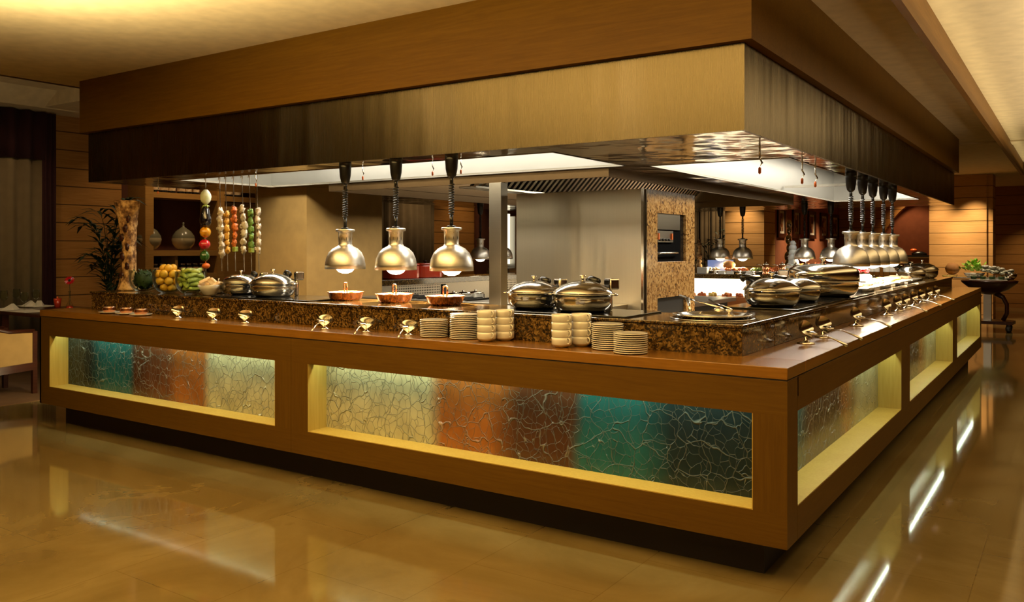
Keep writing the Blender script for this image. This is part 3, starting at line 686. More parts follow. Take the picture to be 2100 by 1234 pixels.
# recessed ceiling downlights in front of the buffet
dl = thing('ceiling_light', 'x', 'ceiling light')
MB().lathe([(.05, 0), (.075, 0), (.075, -.006), (.05, -.004)], 20).build('ring', 'steel_lite', dl); MB().lathe([(0, -.001), (.05, -.001), (.05, -.003), (0, -.003)], 20).build('lens', 'downlight', dl)
for i, (x, y) in enumerate(((-6.0, -1.9), (-5.2, -3.4), (-4.3, -2.2), (-3.3, -3.8), (-2.4, -2.4), (-1.5, -3.6), (-.6, -2.2), (-3.8, -1.2), (-1.9, -1.3))):
    q = dl if i == 0 else dup(dl); q.location = (x, y, CEIL); tag(q, 'small round recessed light in the cream ceiling before the buffet, ' + ('leftmost', 'second', 'third', 'fourth', 'fifth', 'rightmost front', 'rightmost back', 'left one nearest the hood', 'right one nearest the hood')[i], 'ceiling light', 'recessed lights in front of the buffet')

light('filter_light', 'SPOT', (-2.0, 4.4, 1.98), 22, (1, .9, .7), .04, aim=(-2.9, 3.7, 2.0), spot=130)
# ================================================================== tableware on the tray rail
def side_word(a_):
    q = math.degrees(math.atan2(-_s * cos(a_) + _c * sin(a_), _c * cos(a_) + _s * sin(a_)))
    return ('right side', 'back right', 'at the back', 'back left', 'left side', 'front left', 'at the front', 'front right')[int(round(q / 45)) % 8]
# copper bowls on saucers, left end
def bowl_prof(r, h): return [(0, .002), (r * .55, 0), (r * .9, h * .25), (r, h * .55), (r * .93, h * .85), (r * .98, h), (r * .94, h), (r * .88, h * .84), (r * .94, h * .55), (r * .84, h * .3), (0, h * .12)]
def saucer_prof(r, h=.012): return [(0, .0), (r * .55, 0), (r * .6, .003), (r * .8, h * .5), (r, h), (r, h + .003), (r * .8, h * .5 + .003), (r * .55, .005), (0, .005)]
sau = MB().lathe(saucer_prof(.075), 32).build('saucer', 'white'); cb = thing('copper_bowl', 'x', 'bowl')
MB().lathe(bowl_prof(.045, .042), 28).build('bowl', 'copper', cb); MB().lathe([(.0405, .040), (.0455, .041), (.046, .0445), (.0405, .0445)], 28).build('rim', 'silver', cb)
for i, u in enumerate((226, 256, 287)):
    w = ('leftmost of the three', 'middle of the three', 'rightmost of the three')[i]
    x = X(u, .09) - .0; y = .09 + (.012 if i == 1 else 0)
    x += (i - 1) * .012
    s = sau if i == 0 else dup(sau); s.location = (x, y, ZT); tag(s, 'white saucer under the copper bowl, ' + w, 'saucer', 'saucers under the copper bowls')
    c = cb if i == 0 else dup(cb); c.location = (x, y, ZT + .0055); tag(c, 'small copper bowl on a saucer at the left end, ' + w, 'bowl', 'small copper bowls on saucers')
# silver shell shaped spoon rests
sr = thing('spoon_rest', 'x', 'spoon rest')
vs = []; fs = []; nr, ns = 6, 20
for side in (0, 1):
    for i in range(nr + 1):
        r = i / nr
        for k_ in range(ns):
            a_ = 2 * pi * k_ / ns
            px_ = r * cos(a_) * .050; pz = r * sin(a_) * .034 * (1.15 if sin(a_) < 0 else 1)
            if sin(a_) < 0: px_ *= (1 + sin(a_) * .75)
            d = .022 * (1 - r * r) + (0.0018 if side else 0)
            vs.append(Vector((px_, d, pz)))
for i in range(nr):
    for k_ in range(ns):
        k2 = (k_ + 1) % ns; a = i * ns; o_ = (nr + 1) * ns
        fs.append((a + k_, a + k2, a + ns + k2, a + ns + k_)); fs.append((o_ + a + k_, o_ + a + ns + k_, o_ + a + ns + k2, o_ + a + k2))
k = MB(); RT = Matrix.Translation((0, 0, .052)) @ Matrix.Rotation(R(-24), 4, 'X')
k.add([RT @ v for v in vs], fs, True); k.build('shell_dish', 'silver', sr)
k = MB(); k.lathe([(0, 0), (.030, 0), (.031, .004), (.012, .008), (.006, .015), (.008, .024), (0, .028)], 20, (0, .004, 0)); k.build('foot', 'silver', sr)
sp = thing('serving_spoon', 'x', 'spoon')
k = MB(); k.tube([(0, 0, .010), (0, -.05, .016), (0, -.10, .012), (0, -.15, .003)], .0035, 6, taper=[.8, .8, 1.1, 1.6]); k.build('handle', 'silver', sp)
k = MB(); k.blob((0, .025, .012), .027, (.7, 1, .22), 14, 8); k.build('spoon_bowl', 'silver', sp)
first = [True]; spf = [True]
def rest(x, y, rz, label, g, sc=1):
    s = sr if first[0] else dup(sr); first[0] = False
    s.location = (x, y, ZT); s.rotation_euler = (0, 0, rz); s.scale = (sc,) * 3; tag(s, label, 'spoon rest', g)
def spoon(x, y, z, rz, tilt, label, sc=1):
    s = sp if spf[0] else dup(sp); spf[0] = False
    s.location = (x, y, z); s.rotation_euler = (R(tilt), 0, rz); s.scale = (sc,) * 3; tag(s, label, 'spoon', 'serving spoons on the spoon rests')
for i, u in enumerate((365, 438, 503, 666, 751, 838)):
    rest(X(u, .13), .13, R(25), ('first', 'second', 'third', 'fourth', 'fifth', 'sixth')[i] + ' silver shell spoon rest from the left on the front rail', 'spoon rests on the front rail')
    if i > 2: spoon(X(u, .13) + .012, .085, ZT + .032, R(28), 11, 'silver spoon lying in the ' + ('fourth', 'fifth', 'sixth')[i - 3] + ' spoon rest of the front rail', 1)
for i, u in enumerate((1668, 1702, 1768, 1829, 1851, 1868, 1884, 1899, 1914, 1929)):
    y = Y(u, -.13)
    w = 'silver shell spoon rest on the right rail, ' + ('nearest the corner', 'second', 'third', 'fourth', 'fifth', 'sixth', 'seventh', 'eighth', 'ninth', 'tenth')[i] + ('' if i == 0 else ' from the corner')
    rest(-.16, y, R(78 if i != 1 else 70), w, 'spoon rests on the right rail', 1.4)
    if i in (0, 1, 2, 4, 6, 8): spoon(-.115, y - .01, ZT + .036, R(62), 8, 'long silver spoon in the ' + ('nearest', 'second', 'third', 'fourth', 'fifth', 'sixth', 'seventh', 'eighth', 'ninth', 'tenth')[i] + ' spoon rest of the right rail', 1.25)
# stacked saucers and cups
pl = MB().lathe([(0, 0), (.040, 0), (.045, .0005), (.066, .0030), (.0745, .0040), (.0758, .0060), (.0745, .0082), (.062, .0066), (.042, .0040), (0, .0038)], 36).build('saucer', 'white')
plf = [True]
def plates(x, y, n, where, r=1.0, pitch=.0094):
    rr = random.Random(n)
    for i in range(n):
        p = pl if plf[0] else dup(pl); plf[0] = False
        p.location = (x + rr.uniform(-.0012, .0012), y + rr.uniform(-.0012, .0012), ZT + .0002 + (n - 1 - i) * pitch); p.scale = (r, r, 1)
        tag(p, ('white saucer %s of the ' + where) % (ORD[i] if i == 0 else 'bottom' if i == n - 1 else ORD[i] + ' from the top'), 'saucer', where)
plates(X(890, .155), .155, 10, 'low saucer stack left of the cups')
plates(X(952, .165), .165, 14, 'tall saucer stack left of the cups')
plates(X(1246, .17), .17, 13, 'tall saucer stack right of the cups', 1.0)
plates(X(1293, .095), .095, 10, 'low saucer stack nearest the counter corner', 1.03)
cu = thing('coffee_cup', 'x', 'cup')
MB().lathe([(0, 0), (.027, 0), (.030, .003), (.0405, .009), (.0458, .0132), (.0486, .0165), (.0492, .036), (.0495, .0490), (.0478, .0490), (.0470, .036), (.045, .022), (.034, .014), (0, .013)], 32).build('body', 'white', cu)
k = MB(); k.tube([(.0475, 0, .045), (.058, 0, .0475), (.068, 0, .041), (.068, 0, .028), (.058, 0, .0205), (.0470, 0, .022)], .0036, 7); k.build('handle', 'white', cu)
cf = [True]
def cups(x, y, n, rz, where):
    for i in range(n):
        c = cu if cf[0] else dup(cu); cf[0] = False
        c.location = (x, y, ZT + .0002 + (n - 1 - i) * .0363); c.rotation_euler = (0, 0, rz + .05 * sin(i * 2 + x)); c.scale = (1, 1, 1)
        tag(c, 'white cup, ' + (ORD[i] if i < n - 1 else 'bottom one') + ' of the ' + where, 'cup', where)
cups(X(998, .12), .12, 4, R(-22), 'left cup stack by the tall saucers')
cups(X(1035, .205), .205, 4, R(-22), 'second cup stack from the left')
cups(X(1152, .11), .11, 4, R(-22), 'third cup stack from the left')
cups(X(1192, .2), .2, 4, R(-22), 'fourth cup stack from the left')

# ================================================================== copper pans
pan = thing('copper_pan', 'x', 'pan')
MB().lathe([(0, .0), (.085, 0), (.103, .014), (.115, .048), (.119, .052), (.119, .055), (.112, .052), (.099, .016), (0, .006)], 36).build('body', 'copper', pan)
k = MB(); k.lathe([(0, .042), (.108, .042), (.04, .052), (0, .055)], 28); k.build('lid', 'silver', pan)
k = MB(); k.tube([(.034 * c_, 0, z_) for c_, z_ in ((-.8, .05), (-1, .085), (-.95, .103), (-.4, .110), (.4, .110), (.95, .103), (1, .085), (.8, .05))], .0052, 8); k.build('loop_handle', 'copper', pan)
for i, u in enumerate((709, 809, 913)):
    w = 'shallow copper pan with a loop handle, ' + ('leftmost of three', 'middle of three', 'rightmost of three') [i] + ' under the heat lamps'
    p = pan if i == 0 else dup(pan); p.location = (X(u, .565), .565, GZ); p.rotation_euler = (0, 0, R(-30)); tag(p, w, 'pan', 'copper pans under the heat lamps')

# ================================================================== chafing dishes
def chafer_make(R0, hb, hl, big=False):
    t = thing('chafing_dish', 'x', 'chafing dish')
    MB().lathe([(0, .002), (R0 * .72, 0), (R0 * .86, hb * .12), (R0 * .95, hb * .4), (R0 * .975, hb * .7), (R0 * .97, hb * .92), (R0 * 1.03, hb * .95), (R0 * 1.03, hb), (R0 * .93, hb), (0, hb * .98)], 56).build('pan', 'chrome', t)
    if big: pr = [(R0 * 1.0, hb + .001), (R0 * .985, hb + hl * .55), (R0 * .93, hb + hl * .74), (R0 * .7, hb + hl * .9), (R0 * .3, hb + hl), (0, hb + hl * 1.02)]
    else: pr = [(R0 * 1.0, hb + .001), (R0 * .99, hb + .006), (R0 * .9, hb + hl * .32), (R0 * .72, hb + hl * .62), (R0 * .45, hb + hl * .88), (R0 * .2, hb + hl * .98), (0, hb + hl)]
    MB().lathe([(0, hb + .001)] + pr, 56).build('lid', 'chrome', t)
    z = hb + hl; k_ = 1.7 if big else 1
    MB().lathe([(0, -.004), (.008 * k_, -.002), (.006 * k_, .006), (.007 * k_, .014 * k_), (.015 * k_, .02 * k_), (.014 * k_, .026 * k_), (0, .027 * k_)], 18, (0, 0, z)).build('knob', 'chrome', t)
    for s_ in (0, 1):
        k = MB(); a_ = R(200) + s_ * pi
        q = [(R0 * 1.0, -.035), (R0 * 1.12, -.03), (R0 * 1.15, 0), (R0 * 1.12, .03), (R0 * 1.0, .035)]
        k.tube([(r_ * cos(a_) - w_ * sin(a_), r_ * sin(a_) + w_ * cos(a_), hb * .93) for r_, w_ in q], .0055, 6); k.build('side_handle', 'chrome', t)
    return t
def hinge(t, R0, hb, ang=90):
    k = MB(); m_ = Matrix.Rotation(R(ang - 90), 4, 'Z')
    k.box(-.022, .022, R0 * .97, R0 * 1.12, 0, hb + .012, m_); k.box(-.034, .034, R0 * .98, R0 * 1.34, hb + .014, hb + .070, m_)
    h = k.build('hinge_block', 'chrome', t, bevel=.008)
    k = MB(); k.box(-.02, .02, R0 * .96, R0 * .985, hb + .01, hb + .062, m_); k.build('hinge_cover', 'black', h, bevel=.006)
ca = chafer_make(.147, .088, .062); hinge(ca, .147, .088, 62)
k = MB(); k.tube([(.02, .12, .14), (-.03, .14, .152), (-.05, .15, .14)], .019, 8); k.build('lid_grip', 'black', ca)
ca.location = (X(1088, .50), .535, GZ + .0085); tag(ca, 'round chrome chafing dish at the centre, left one of two on the front counter', 'chafing dish', 'chrome chafing dishes on the front counter')
g = 'chrome chafing dishes on the front counter'
dupt(ca, 'round chrome chafing dish at the centre, right one of two on the front counter', (X(1200, .50), .475, GZ + .0085), 0, g, 1.06)
dupt(ca, 'round chrome chafing dish beside the bread dish, left of the pillar pair', (X(493, .57), .575, GZ + .0085), 0, g, .95)
dupt(ca, 'round chrome chafing dish before the beige pillar, right one of that pair', (X(560, .50), .50, GZ + .0085), 0, g, 1.04)
sm = dupt(ca, 'small chrome chafing dish mostly hidden behind the bread bowl', (X(447, .64), .645, GZ + .0005), 0, g, .62)
gr = 'chrome chafing dishes on the right counter'
dupt(ca, 'round chrome chafing dish nearest the counter corner on the right run', (-.49, Y(1583, -.49) - .0, GZ + .0085), R(80), gr, 1.06)
dupt(ca, 'round chrome chafing dish between the corner one and the huge one', (-.49, Y(1635, -.49), GZ + .0085), R(80), gr, .96)
bc = chafer_make(.235, .105, .115, True); hinge(bc, .235, .105, 170)
bc.location = (-.50, Y(1688, -.50), GZ + .0085); tag(bc, 'huge chrome chafing dish with a tall domed lid on the right run', 'chafing dish', gr)
dupt(ca, 'distant chrome chafing dish past the white trays, nearer one', (-.50, 6.35, GZ + .0005), R(80), gr, 1.0)
dupt(ca, 'distant chrome chafing dish at the very end of the right run', (-.50, 7.15, GZ + .0005), R(80), gr, 1.15)
# black induction plates
def plate_box(label, x0, x1, y0, y1):
    o = MB().box(-(x1 - x0) / 2, (x1 - x0) / 2, -(y1 - y0) / 2, (y1 - y0) / 2, 0, .008).build('induction_plate', 'glass_top', loc=((x0 + x1) / 2, (y0 + y1) / 2, GZ + .0002), bevel=.002); tag(o, label, 'hot plate', 'black glass induction plates')
plate_box('black glass induction plate under the two central chafing dishes', X(1030, .36), X(1290, .33), .285, .715)
plate_box('black glass induction plate under the left pair of chafing dishes', X(440, .33), X(640, .33), .30, .72)
plate_box('black glass induction plate under the small right hand chafing dishes', -.70, -.29, 1.22, 2.34)
plate_box('black glass induction plate under the huge chafing dish', -.72, -.285, 2.42, 3.26)
# sunken wok pan with ladles at the corner
t = thing('serving_pan', 'wide shallow steel serving pan set into the granite corner', 'pan', (-.50, .52, GZ))
MB().lathe([(0, .004), (.165, .004), (.172, .014), (.186, .018), (.187, .023), (.165, .020), (.155, .010), (0, .009)], 48).build('pan', 'silver', t)
MB().lathe([(.188, .001), (.2, .001), (.2, .005), (.188, .005)], 48).build('flange', 'chrome', t)
k = MB(); k.tube([(-.15, .10, .02), (-.17, .13, .05), (-.20, .19, .075)], .009, 8, taper=[1, .7, 1.4]); k.build('handle', 'silver', t)
ld = thing('ladle', 'long steel ladle leaning out of the corner pan towards the left', 'ladle', (-.50, .61, GZ + .018), 0, 'ladles at the corner pan')
k = MB(); k.blob((0, 0, .018), .026, (1, 1, .5), 12, 8); k.build('cup', 'silver', ld)
k = MB(); k.tube([(0, .02, .028), (-.13, .08, .045), (-.26, .14, .072)], .0045, 6, taper=[.8, .9, 1.5]); k.build('handle', 'silver', ld)
dupt(ld, 'shorter steel ladle beside the corner pan, right of the long one', (-.47, .67, GZ + .018), R(-14), 'ladles at the corner pan', .72)
# white trays under the right hand heat lamps
for i, (y, w) in enumerate(((3.55, .30), (4.25, .30), (4.95, .30), (5.6, .28))):
    t = thing('serving_tray', 'long white tray of food glowing under the right heat lamps, ' + ('nearest', 'second', 'third', 'farthest')[i] + ' one', 'tray', (-.50, y, GZ), 0, 'white trays under the right heat lamps')
    k = MB(); k.box(-.17, .17, -w, w, .030, .040); k.box(-.12, .12, -w * .8, w * .8, 0, .030); k.build('tray', 'white', t, bevel=.004)
    k = MB(); rr = random.Random(i)
    for j in range(34): k.blob((rr.uniform(-.10, .08), -w * .8 + w * 1.6 * j / 33, .048), .032, (1, 1, .5), 8, 6, .15, rr)
    k.build('food', ['chips', 'meat_w', 'food_yel', 'chips'][i], t)
    tag(MB().prism([(-.03, 0), (.03, 0), (.022, .012), (-.03, .004)], 1, -.22, .22).build('label_card', 'white', loc=(-.315, y, GZ)), 'slim white sign strip in front of the ' + ('nearest', 'second', 'third', 'farthest')[i] + ' white tray', 'sign', 'sign strips on the right counter')
fl = thing('flower_arrangement', 'white bowl with red flowers behind the huge chafing dish', 'flowers', (-.56, Y(1765, -.56), GZ))
MB().lathe([(0, 0), (.05, 0), (.085, .05), (.09, .10), (.07, .12), (0, .115)], 24).build('bowl', 'white', fl)
k = MB(); rr = random.Random(3)
for j in range(9): k.blob((rr.uniform(-.04, .05), rr.uniform(-.05, .05), .15 + rr.uniform(-.02, .035)), .026, (1, 1, .7), 9, 6, .25, rr)
k.build('flower', 'pepper_r', fl)
bo = thing('bottle', 'x', 'bottle')
MB().lathe([(0, 0), (.028, 0), (.03, .01), (.03, .12), (.012, .16), (.012, .19), (0, .19)], 16).build('glass_body', 'glass', bo); MB().lathe([(.0305, .045), (.031, .05), (.031, .115), (.0305, .12)], 16).build('label', 'white', bo)
MB().lathe([(0, .19), (.014, .19), (.014, .21), (0, .212)], 12).build('cap', 'black', bo)
for i, (u, yy) in enumerate(((1749, 6.0), (1767, 6.0), (1787, 6.0), (1797, 5.9), (1818, 6.2), (1831, 6.2))):
    pos = (X(u, 7.45), 7.45, GZ + .0)
    w = 'white labelled oil bottle on the far granite, ' + ('leftmost', 'second from the left', 'third from the left', 'fourth from the left', 'fifth from the left', 'rightmost')[i] + ' of six'
    b_ = bo if i == 0 else dup(bo); b_.location = pos; b_.scale = (1.25,) * 3; tag(b_, w, 'bottle', 'oil bottles on the far counter')

# ================================================================== glass bowls, bark vase and bread on the left
def glass_bowl(x, label):
    t = thing('glass_bowl', label, 'bowl', (x, .47, GZ), 0, 'tall clear glass bowls')
    MB().lathe([(0, 0), (.045, 0), (.075, .012), (.100, .045), (.111, .09), (.113, .165), (.110, .165), (.107, .09), (.096, .048), (.07, .018), (.04, .008), (0, .008)], 40).build('glass', 'glass', t); return t
bx = [X(296, .47), X(345, .47), X(392, .47)]
glass_bowl(bx[0], 'clear glass bowl packed with dark green herbs')
glass_bowl(bx[1], 'clear glass bowl piled with yellow lemons')
glass_bowl(bx[2], 'clear glass bowl full of green gherkins')
rr = random.Random(11); k = MB()
for i in range(260):
    a_, r_, z_ = rr.uniform(0, 2 * pi), .085 * rr.random() ** .5, rr.uniform(.02, .17); r_ *= min(1, .5 + z_ * 6)
    p = Vector((r_ * cos(a_), r_ * sin(a_), z_)); d = Vector((rr.uniform(-1, 1), rr.uniform(-1, 1), rr.uniform(-.2, 1))).normalized() * .03; s_ = d.cross(Vector((0, 0, 1))).normalized() * .008
    k.add([p - d * .5, p + s_, p + d * .5, p - s_], [(0, 1, 2, 3)])
k.blob((0, 0, .09), .075, (1, 1, .95), 16, 10, .1, rr)
tag(k.build('fresh_herbs', 'herb', loc=(bx[0], .47, GZ)), 'dark green herbs filling the left glass bowl', 'herbs', None, 'stuff')
le = MB().blob((0, 0, 0), .030, (1, 1, 1.12), 16, 10).build('lemon', 'lemon'); n = 0
L_ = [(0, 0), (.06, .0), (-.06, .0), (0, .06), (0, -.06)]
lay = [(.040, 4, .036), (.090, 6, .066), (.143, 6, .066), (.185, 3, .036)]
names = ['bottom', 'second', 'third', 'top']
for li_, (z_, m_, rr_) in enumerate(lay):
    for j in range(m_):
        a_ = 2 * pi * j / m_ + li_ * .5
        o = le if n == 0 else dup(le); n += 1
        o.location = (bx[1] + rr_ * cos(a_), .47 + rr_ * sin(a_), GZ + z_); o.rotation_euler = (rr.uniform(0, 1.2), rr.uniform(0, 1.2), rr.uniform(0, 3))
        tag(o, 'yellow lemon in the %s layer of the lemon bowl, %s' % (names[li_], side_word(a_)), 'lemon', 'lemons in the %s layer of the glass bowl' % names[li_])
ge = MB(); pts = [(-.05, 0, 0), (-.042, 0, .003), (-.02, 0, .008), (.02, 0, .008), (.042, 0, .003), (.05, 0, 0)]
ge.tube(pts, .0165, 10, taper=[.3, .8, 1, 1, .8, .3]); ge = ge.build('gherkin', 'gherkin'); n = 0
for li_ in range(5):
    for j in range((5, 6, 7, 7, 6)[li_]):
        m_ = (5, 6, 7, 7, 6)[li_]; a_ = 2 * pi * j / m_ + li_ * .7; r_ = (.045, .058, .064, .064, .050)[li_]
        o = ge if n == 0 else dup(ge); n += 1
        o.location = (bx[2] + r_ * cos(a_), .47 + r_ * sin(a_), GZ + .034 + li_ * .032); o.rotation_euler = (rr.uniform(-.2, .2), rr.uniform(-.35, .35), a_ + pi / 2 + rr.uniform(-.5, .5))
        tag(o, 'green gherkin in the %s layer of the gherkin bowl, %s' % (('bottom', 'second', 'middle', 'fourth', 'top')[li_], side_word(a_)), 'gherkin', 'gherkins in the %s layer of the glass bowl' % ('bottom', 'second', 'middle', 'fourth', 'top')[li_])
# bark vase
k = MB(); rr = random.Random(5); prof = [(.0, 0), (.085, 0), (.088, .012), (.070, .05), (.056, .12), (.050, .25), (.052, .38), (.060, .50), (.074, .60), (.090, .66), (.094, .69), (.097, .70), (.097, .715), (.088, .715), (.07, .66), (0, .6)]
fine = []
for i in range(len(prof) - 1):
    for j in range(3 if i in (3, 4, 5, 6, 7) else 1): t_ = j / (3 if i in (3, 4, 5, 6, 7) else 1); fine.append((prof[i][0] + (prof[i + 1][0] - prof[i][0]) * t_, prof[i][1] + (prof[i + 1][1] - prof[i][1]) * t_))
fine.append(prof[-1]); k.lathe(fine, 36)
k.v = [(v[0] * (1 + (rr.uniform(-.13, .13) if .04 < v[2] < .66 else 0)) + v[2] * .03 * sin(v[2] * 7), v[1] * (1 + (rr.uniform(-.13, .13) if .04 < v[2] < .66 else 0)), v[2]) for v in k.v]
vx = X(264, .52)
t = thing('bark_vase', 'tall flared vase of carved pale bark at the left end of the granite', 'vase', (vx, .52, GZ)); k.build('vase_body', 'bark', t)
k = MB()
for i in range(7):
    a_ = rr.uniform(-2.6, -.6); z_ = .12 + i * .075
    k.blob((.058 * cos(a_), .058 * sin(a_), z_), .026, (1, .5, 1.2), 8, 6, .3, rr)
k.build('dark_knot', 'dark_wood', t)
# white dish with bread
t = thing('bread_dish', 'white boat shaped dish in front of the small chafing dish', 'dish', (X(432, .44), .43, GZ), R(-20))
k = MB(); k.lathe([(0, 0), (.05, 0), (.06, .006), (.085, .035), (.105, .062), (.101, .063), (.08, .038), (.055, .012), (0, .010)], 32)
k.v = [(v[0] * 1.25, v[1] * .72, v[2] + (abs(v[0]) * .16 if v[2] > .03 else 0)) for v in k.v]; k.build('dish', 'white', t)
wd = MB().prism([(-.04, -.012), (.045, -.02), (.03, .03), (-.02, .028)], 1, -.012, .012).build('bread_wedge', 'chips', bevel=.006)
for i, (dx, dy, dz, a_, b_) in enumerate(((-.06, 0, .075, .3, .5), (-.01, .015, .085, -.4, 1.1), (.04, -.01, .095, .7, .2), (.0, -.02, .06, 1.2, -.3), (.075, .015, .075, .2, .9), (-.03, -.01, .105, .5, 2.0))):
    o = wd if i == 0 else dup(wd); o.location = (X(432, .44) + dx, .43 + dy, GZ + dz); o.rotation_euler = (b_, a_, b_ * 2)
    tag(o, 'pale bread wedge in the white dish, ' + ('leftmost', 'behind the centre one', 'right of the centre, upright', 'lowest at the front', 'rightmost', 'topmost')[i], 'bread', 'bread wedges in the white dish')

# ================================================================== hanging skewers
def skewer(u, zt, zb, label, name='kebab_skewer', y=.80, lean=0.03, g='meat skewers hanging from the hood'):
    t = thing(name, label, 'skewer', (X(u, y), y, HB), 0, g)
    k = MB(); k.tube([(-.012, 0, -.03), (-.008, 0, -.012), (0, 0, -.008), (.006, 0, -.02), (.004, 0, -.08), (lean, 0, zb - HB)], .0032, 6); k.build('rod', 'silver', t); return t
def zv(v, y=.80, u=480): return on_y(u, v, y).z
def meat(u, v0, v1, mat, label, seed, cap=None, part='meat_piece', lean=.03):
    zb = zv(v1 + (555 - 520), u=u) if v1 > 500 else zv(552, u=u)
    t = skewer(u, 0, zv(556, u=u), label, lean=lean); rr = random.Random(seed); z0, z1 = zv(v0, u=u), zv(v1, u=u); n = max(4, int((z0 - z1) / .055)); ztip = zv(556, u=u)
    for i in range(n):
        z_ = z0 - (z0 - z1) * (i + .5) / n; f_ = (HB - z_) / (HB - ztip); k = MB(); h_ = (z0 - z1) / n * .56
        k.blob((lean * f_ + rr.uniform(-.006, .006), rr.uniform(-.005, .005), z_ - HB), h_ * rr.uniform(.8, 1), (rr.uniform(.60, .82), .6, 1.0), 12, 9, .40, rr)
        k.blob((lean * f_ + rr.uniform(-.018, .018), rr.uniform(-.01, 0), z_ - HB + rr.uniform(-.01, .01)), h_ * .55, (.7, .6, .8), 8, 6, .45, rr)
        k.build(part, mat, t)
    if cap: k = MB(); k.box(lean * .8 - .016, lean * .8 + .018, -.016, .016, z1 - HB - .03, z1 - HB + .008); k.build('pepper_chunk', 'gherkin', t, bevel=.005)
meat(450, 427, 528, 'meat_w', 'skewer of pale meat, nearest the hanging vegetables', 1)
meat(462, 432, 520, 'meat_y', 'skewer of yellow saffron meat', 2)
meat(478, 423, 508, 'meat_o', 'skewer of orange spiced meat with a green chunk below', 3, 1)
meat(496, 420, 521, 'meat_w', 'skewer of pale meat between the orange and the green one', 4)
meat(511, 430, 510, 'meat_g', 'skewer of green herbed meat', 5, 1)
meat(526, 426, 521, 'meat_w', 'skewer of pale meat nearest the beige pillar', 6)
t = skewer(421, 0, zv(556, u=421), 'skewer of whole vegetables hanging left of the meat skewers', 'vegetable_skewer', .78, .006, None)
def zz(v): return on_y(421, v, .78).z - HB
k = MB(); k.blob((.005, 0, zz(404)), .062, (.66, .66, .95), 16, 10, .06, random.Random(2)); k.build('turnip', 'turnip', t)
k = MB(); k.lathe([(0, -.085), (.03, -.08), (.044, -.05), (.045, -.02), (.034, .03), (.025, .06), (.012, .08), (0, .085)], 24, (.004, 0, zz(443))); au = k.build('aubergine', 'aubergine', t)
k = MB()
for i in range(6): a_ = i * pi / 3; k.tube([(.004, 0, zz(443) + .088), (.004 + .018 * cos(a_), .018 * sin(a_), zz(443) + .078), (.004 + .030 * cos(a_), .030 * sin(a_), zz(443) + .06 + .02 * (i % 2))], .006, 5, taper=[1.2, 1, .2])
k.build('calyx', 'gherkin', au)
def pepper(v, r, h, mat, nm, dx=0):
    k = MB(); k.blob((dx, 0, zz(v)), r, (1, 1, h), 32, 12, 0, None, 4, .16); p = k.build(nm, mat, t)
    MB().lathe([(0, 0), (.006, 0), (.005, .016), (0, .018)], 8, (dx, 0, zz(v) + r * h - .004)).build('stalk', 'gherkin', p)
pepper(476, .046, .95, 'pepper_y', 'yellow_pepper'); pepper(501, .047, .86, 'pepper_r', 'red_pepper', -.008); pepper(525, .040, 1.12, 'pepper_g', 'green_pepper', -.008)
k = MB(); k.blob((.008, 0, zz(545)), .031, (1, 1, .75), 18, 10); k.build('carrot', 'carrot', t)

# ================================================================== red pots and steel pans in the kitchen
dp = thing('casserole_pot', 'x', 'pot')
def rr_poly(a, b_, r, n=5):
    o = []
    for cx, cy, s0 in ((a - r, b_ - r, 0), (-a + r, b_ - r, 90), (-a + r, -b_ + r, 180), (a - r, -b_ + r, 270)):
        for i in range(n + 1): t_ = R(s0 + 90 * i / n); o.append((cx + r * cos(t_), cy + r * sin(t_)))
    return o
MB().prism(rr_poly(.185, .15, .09), 2, 0, .145).build('body', 'red_enamel', dp, bevel=.012)
MB().prism(rr_poly(.19, .155, .09), 2, .146, .168).build('lid', 'red_enamel', dp, bevel=.009)
MB().lathe([(0, .168), (.012, .168), (.012, .180), (.024, .184), (.024, .196), (0, .198)], 16).build('knob', 'black', dp)
dp.location = (-5.28, Y(822, -5.28), GZ); dp.rotation_euler = (0, 0, R(70)); tag(dp, 'red enamel casserole pot on the left granite, partly behind the middle heat lamp', 'pot', 'red casserole pots')
dupt(dp, 'red enamel casserole pot on the left granite, right one of the two', (-5.28, Y(866, -5.28) + .05, GZ), R(80), 'red casserole pots', 1.0)
pt = thing('cooking_pot', 'x', 'pot'); MB().lathe([(0, 0), (.12, 0), (.13, .012), (.13, .13), (.135, .135), (.125, .135), (.12, .02), (0, .014)], 28).build('body', 'chrome', pt)
MB().lathe([(0, .136), (.13, .136), (.09, .155), (.015, .165), (.015, .185), (0, .187)], 28).build('lid', 'chrome', pt)
for i, u in enumerate((930, 950, 975)):
    p = pt if i == 0 else dup(pt); p.location = (-4.68, Y(u, -4.68), .74); p.scale = (.8,) * 3; tag(p, 'steel cooking pot on the low bench, ' + ('leftmost', 'middle', 'rightmost')[i] + ' of three', 'pot', 'steel pots on the low bench')
# ================================================================== display shelves on the left wall
sy0, sy1 = 3.13, Y(437, -9.3); sy2 = Y(528, -9.3)
t = thing('display_shelf', 'oak wall shelving with two round vases and rows of jars', 'shelf', (-9.35, sy0, 0))
def lb(m_, x0, x1, y0, y1, z0, z1): m_.box(x0, x1, y0, y1, z0, z1)
for y0_, y1_ in ((0, .12), (sy1 - sy0, sy1 - sy0 + .12)): MB().box(-.25, .15, y0_, y1_, 0, 2.9).build('upright', 'shelf_wood', t)
for z_ in (2.03, 1.25, .93): MB().box(-.24, .14, .12, sy1 - sy0, z_, z_ + .075).build('shelf_board', 'shelf_wood', t)
yd = Y(363, -9.22) - sy0
MB().box(-.2, .12, yd - .02, yd + .02, 1.005, 1.25).build('divider', 'shelf_wood', t)
MB().box(-.26, .10, sy1 - sy0 + .12, sy2 - sy0 - .05, 0, 2.02).build('side_panel', 'shelf_wood', t)
